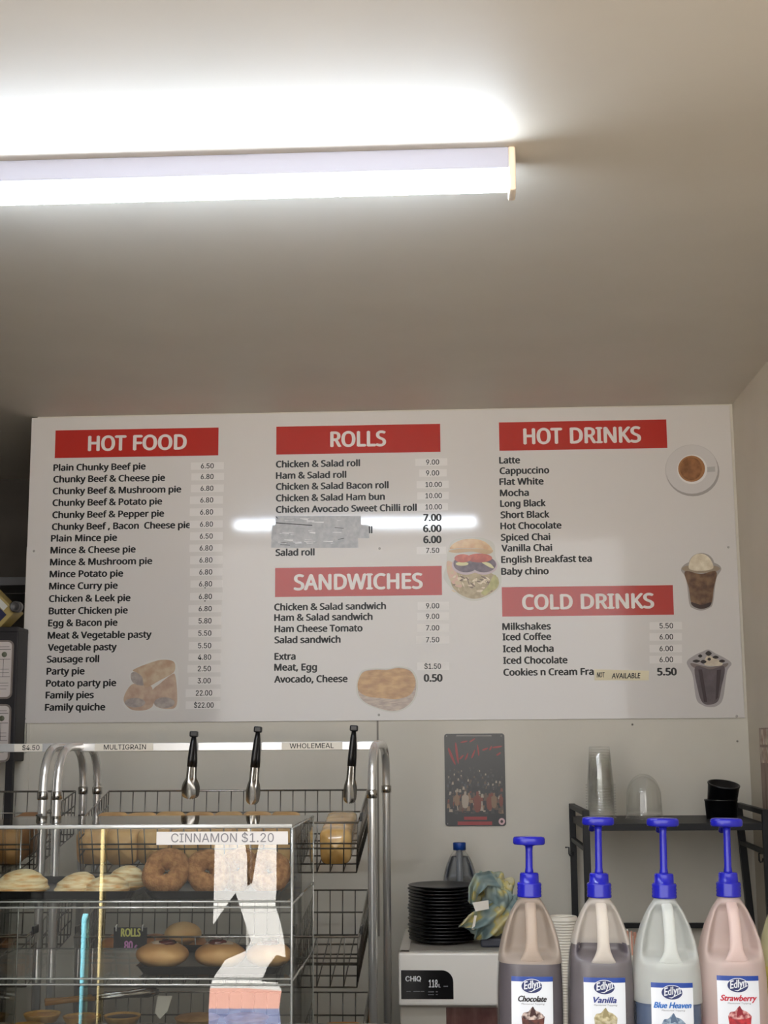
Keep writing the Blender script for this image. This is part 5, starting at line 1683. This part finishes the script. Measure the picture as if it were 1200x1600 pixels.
BYY = -5.05
bo = mir(392, 1600, BYY); bo.z = 0.0
fb_ = thing('reflection_cutout', 'made-up white, pink and blue cutout outside, added for the case reflection', 'banner', bo)


def strip_poly(name, pts, m, par):
    q = [mir(x, y, BYY) for (x, y) in pts]
    mb = MB(); mb.prism([(p.x, p.z) for p in q], BYY - 0.003, BYY + 0.003)
    return mb.build(name, m, par, bo)


body_ = strip_poly('cloth', [(336, 1300), (334, 1400), (333, 1445), (350, 1420), (368, 1395), (392, 1470), (384, 1486), (352, 1500), (332, 1530), (328, 1544), (384, 1544), (440, 1548), (434, 1536), (408, 1534), (418, 1510), (432, 1492), (446, 1496), (444, 1470), (438, 1440), (430, 1415), (432, 1392), (432, 1300), (408, 1300), (402, 1330), (394, 1380), (386, 1385), (386, 1340), (380, 1300)], mat('cutout_white', (236, 234, 232), 0.8), fb_)
strip_poly('pink_band', [(328, 1544), (326, 1576), (436, 1576), (440, 1548), (384, 1544)], mat('cutout_pink', (236, 176, 160), 0.8), body_)
strip_poly('blue_band', [(326, 1576), (326, 1640), (444, 1640), (436, 1576)], mat('cutout_blue', (150, 160, 200), 0.8, c2=(110, 118, 160), scale=20, stretch=(1, 1, 6)), body_)
a = mir(386, 1640, BYY)
mb = MB(); mb.tube([(a.x, BYY - 0.02, 0.03), (a.x, BYY - 0.02, 1.30)], 0.012, 10); mb.build('pole', M['grey'], fb_, bo)
mb = MB(); mb.lathe([(0.20, 0), (0.20, 0.02), (0.03, 0.04), (0.015, 0.06), (0.001, 0.06)], (a.x, BYY - 0.02, 0.0), 28); mb.build('base', M['grey'], fb_, bo)
for (x0, x1, yt, c, nm, lb) in ((124, 136, 1428, (120, 196, 214), 'reflection_post_blue', 'made-up slim pale blue post outside, added for the case reflection'), (151, 161, 1270, (226, 206, 150), 'reflection_post_cream', 'made-up slim cream post outside, added for the case reflection')):  # added posts out of view, there only for the reflected slivers
    a = mir(x0, 1560, BYY); b_ = mir(x1, 1560, BYY); tp = mir(x0, yt, BYY)
    mb = MB(); mb.lathe([((b_.x - a.x) / 2, 0.0), ((b_.x - a.x) / 2, tp.z - 0.02), ((b_.x - a.x) / 3, tp.z), (0.001, tp.z)], ((a.x + b_.x) / 2, BYY, 0), 20)
    o_ = Vector(((a.x + b_.x) / 2, BYY, 0))
    tag(mb.build(nm, mat(nm, c, 0.6), None, o_), lb, 'post')
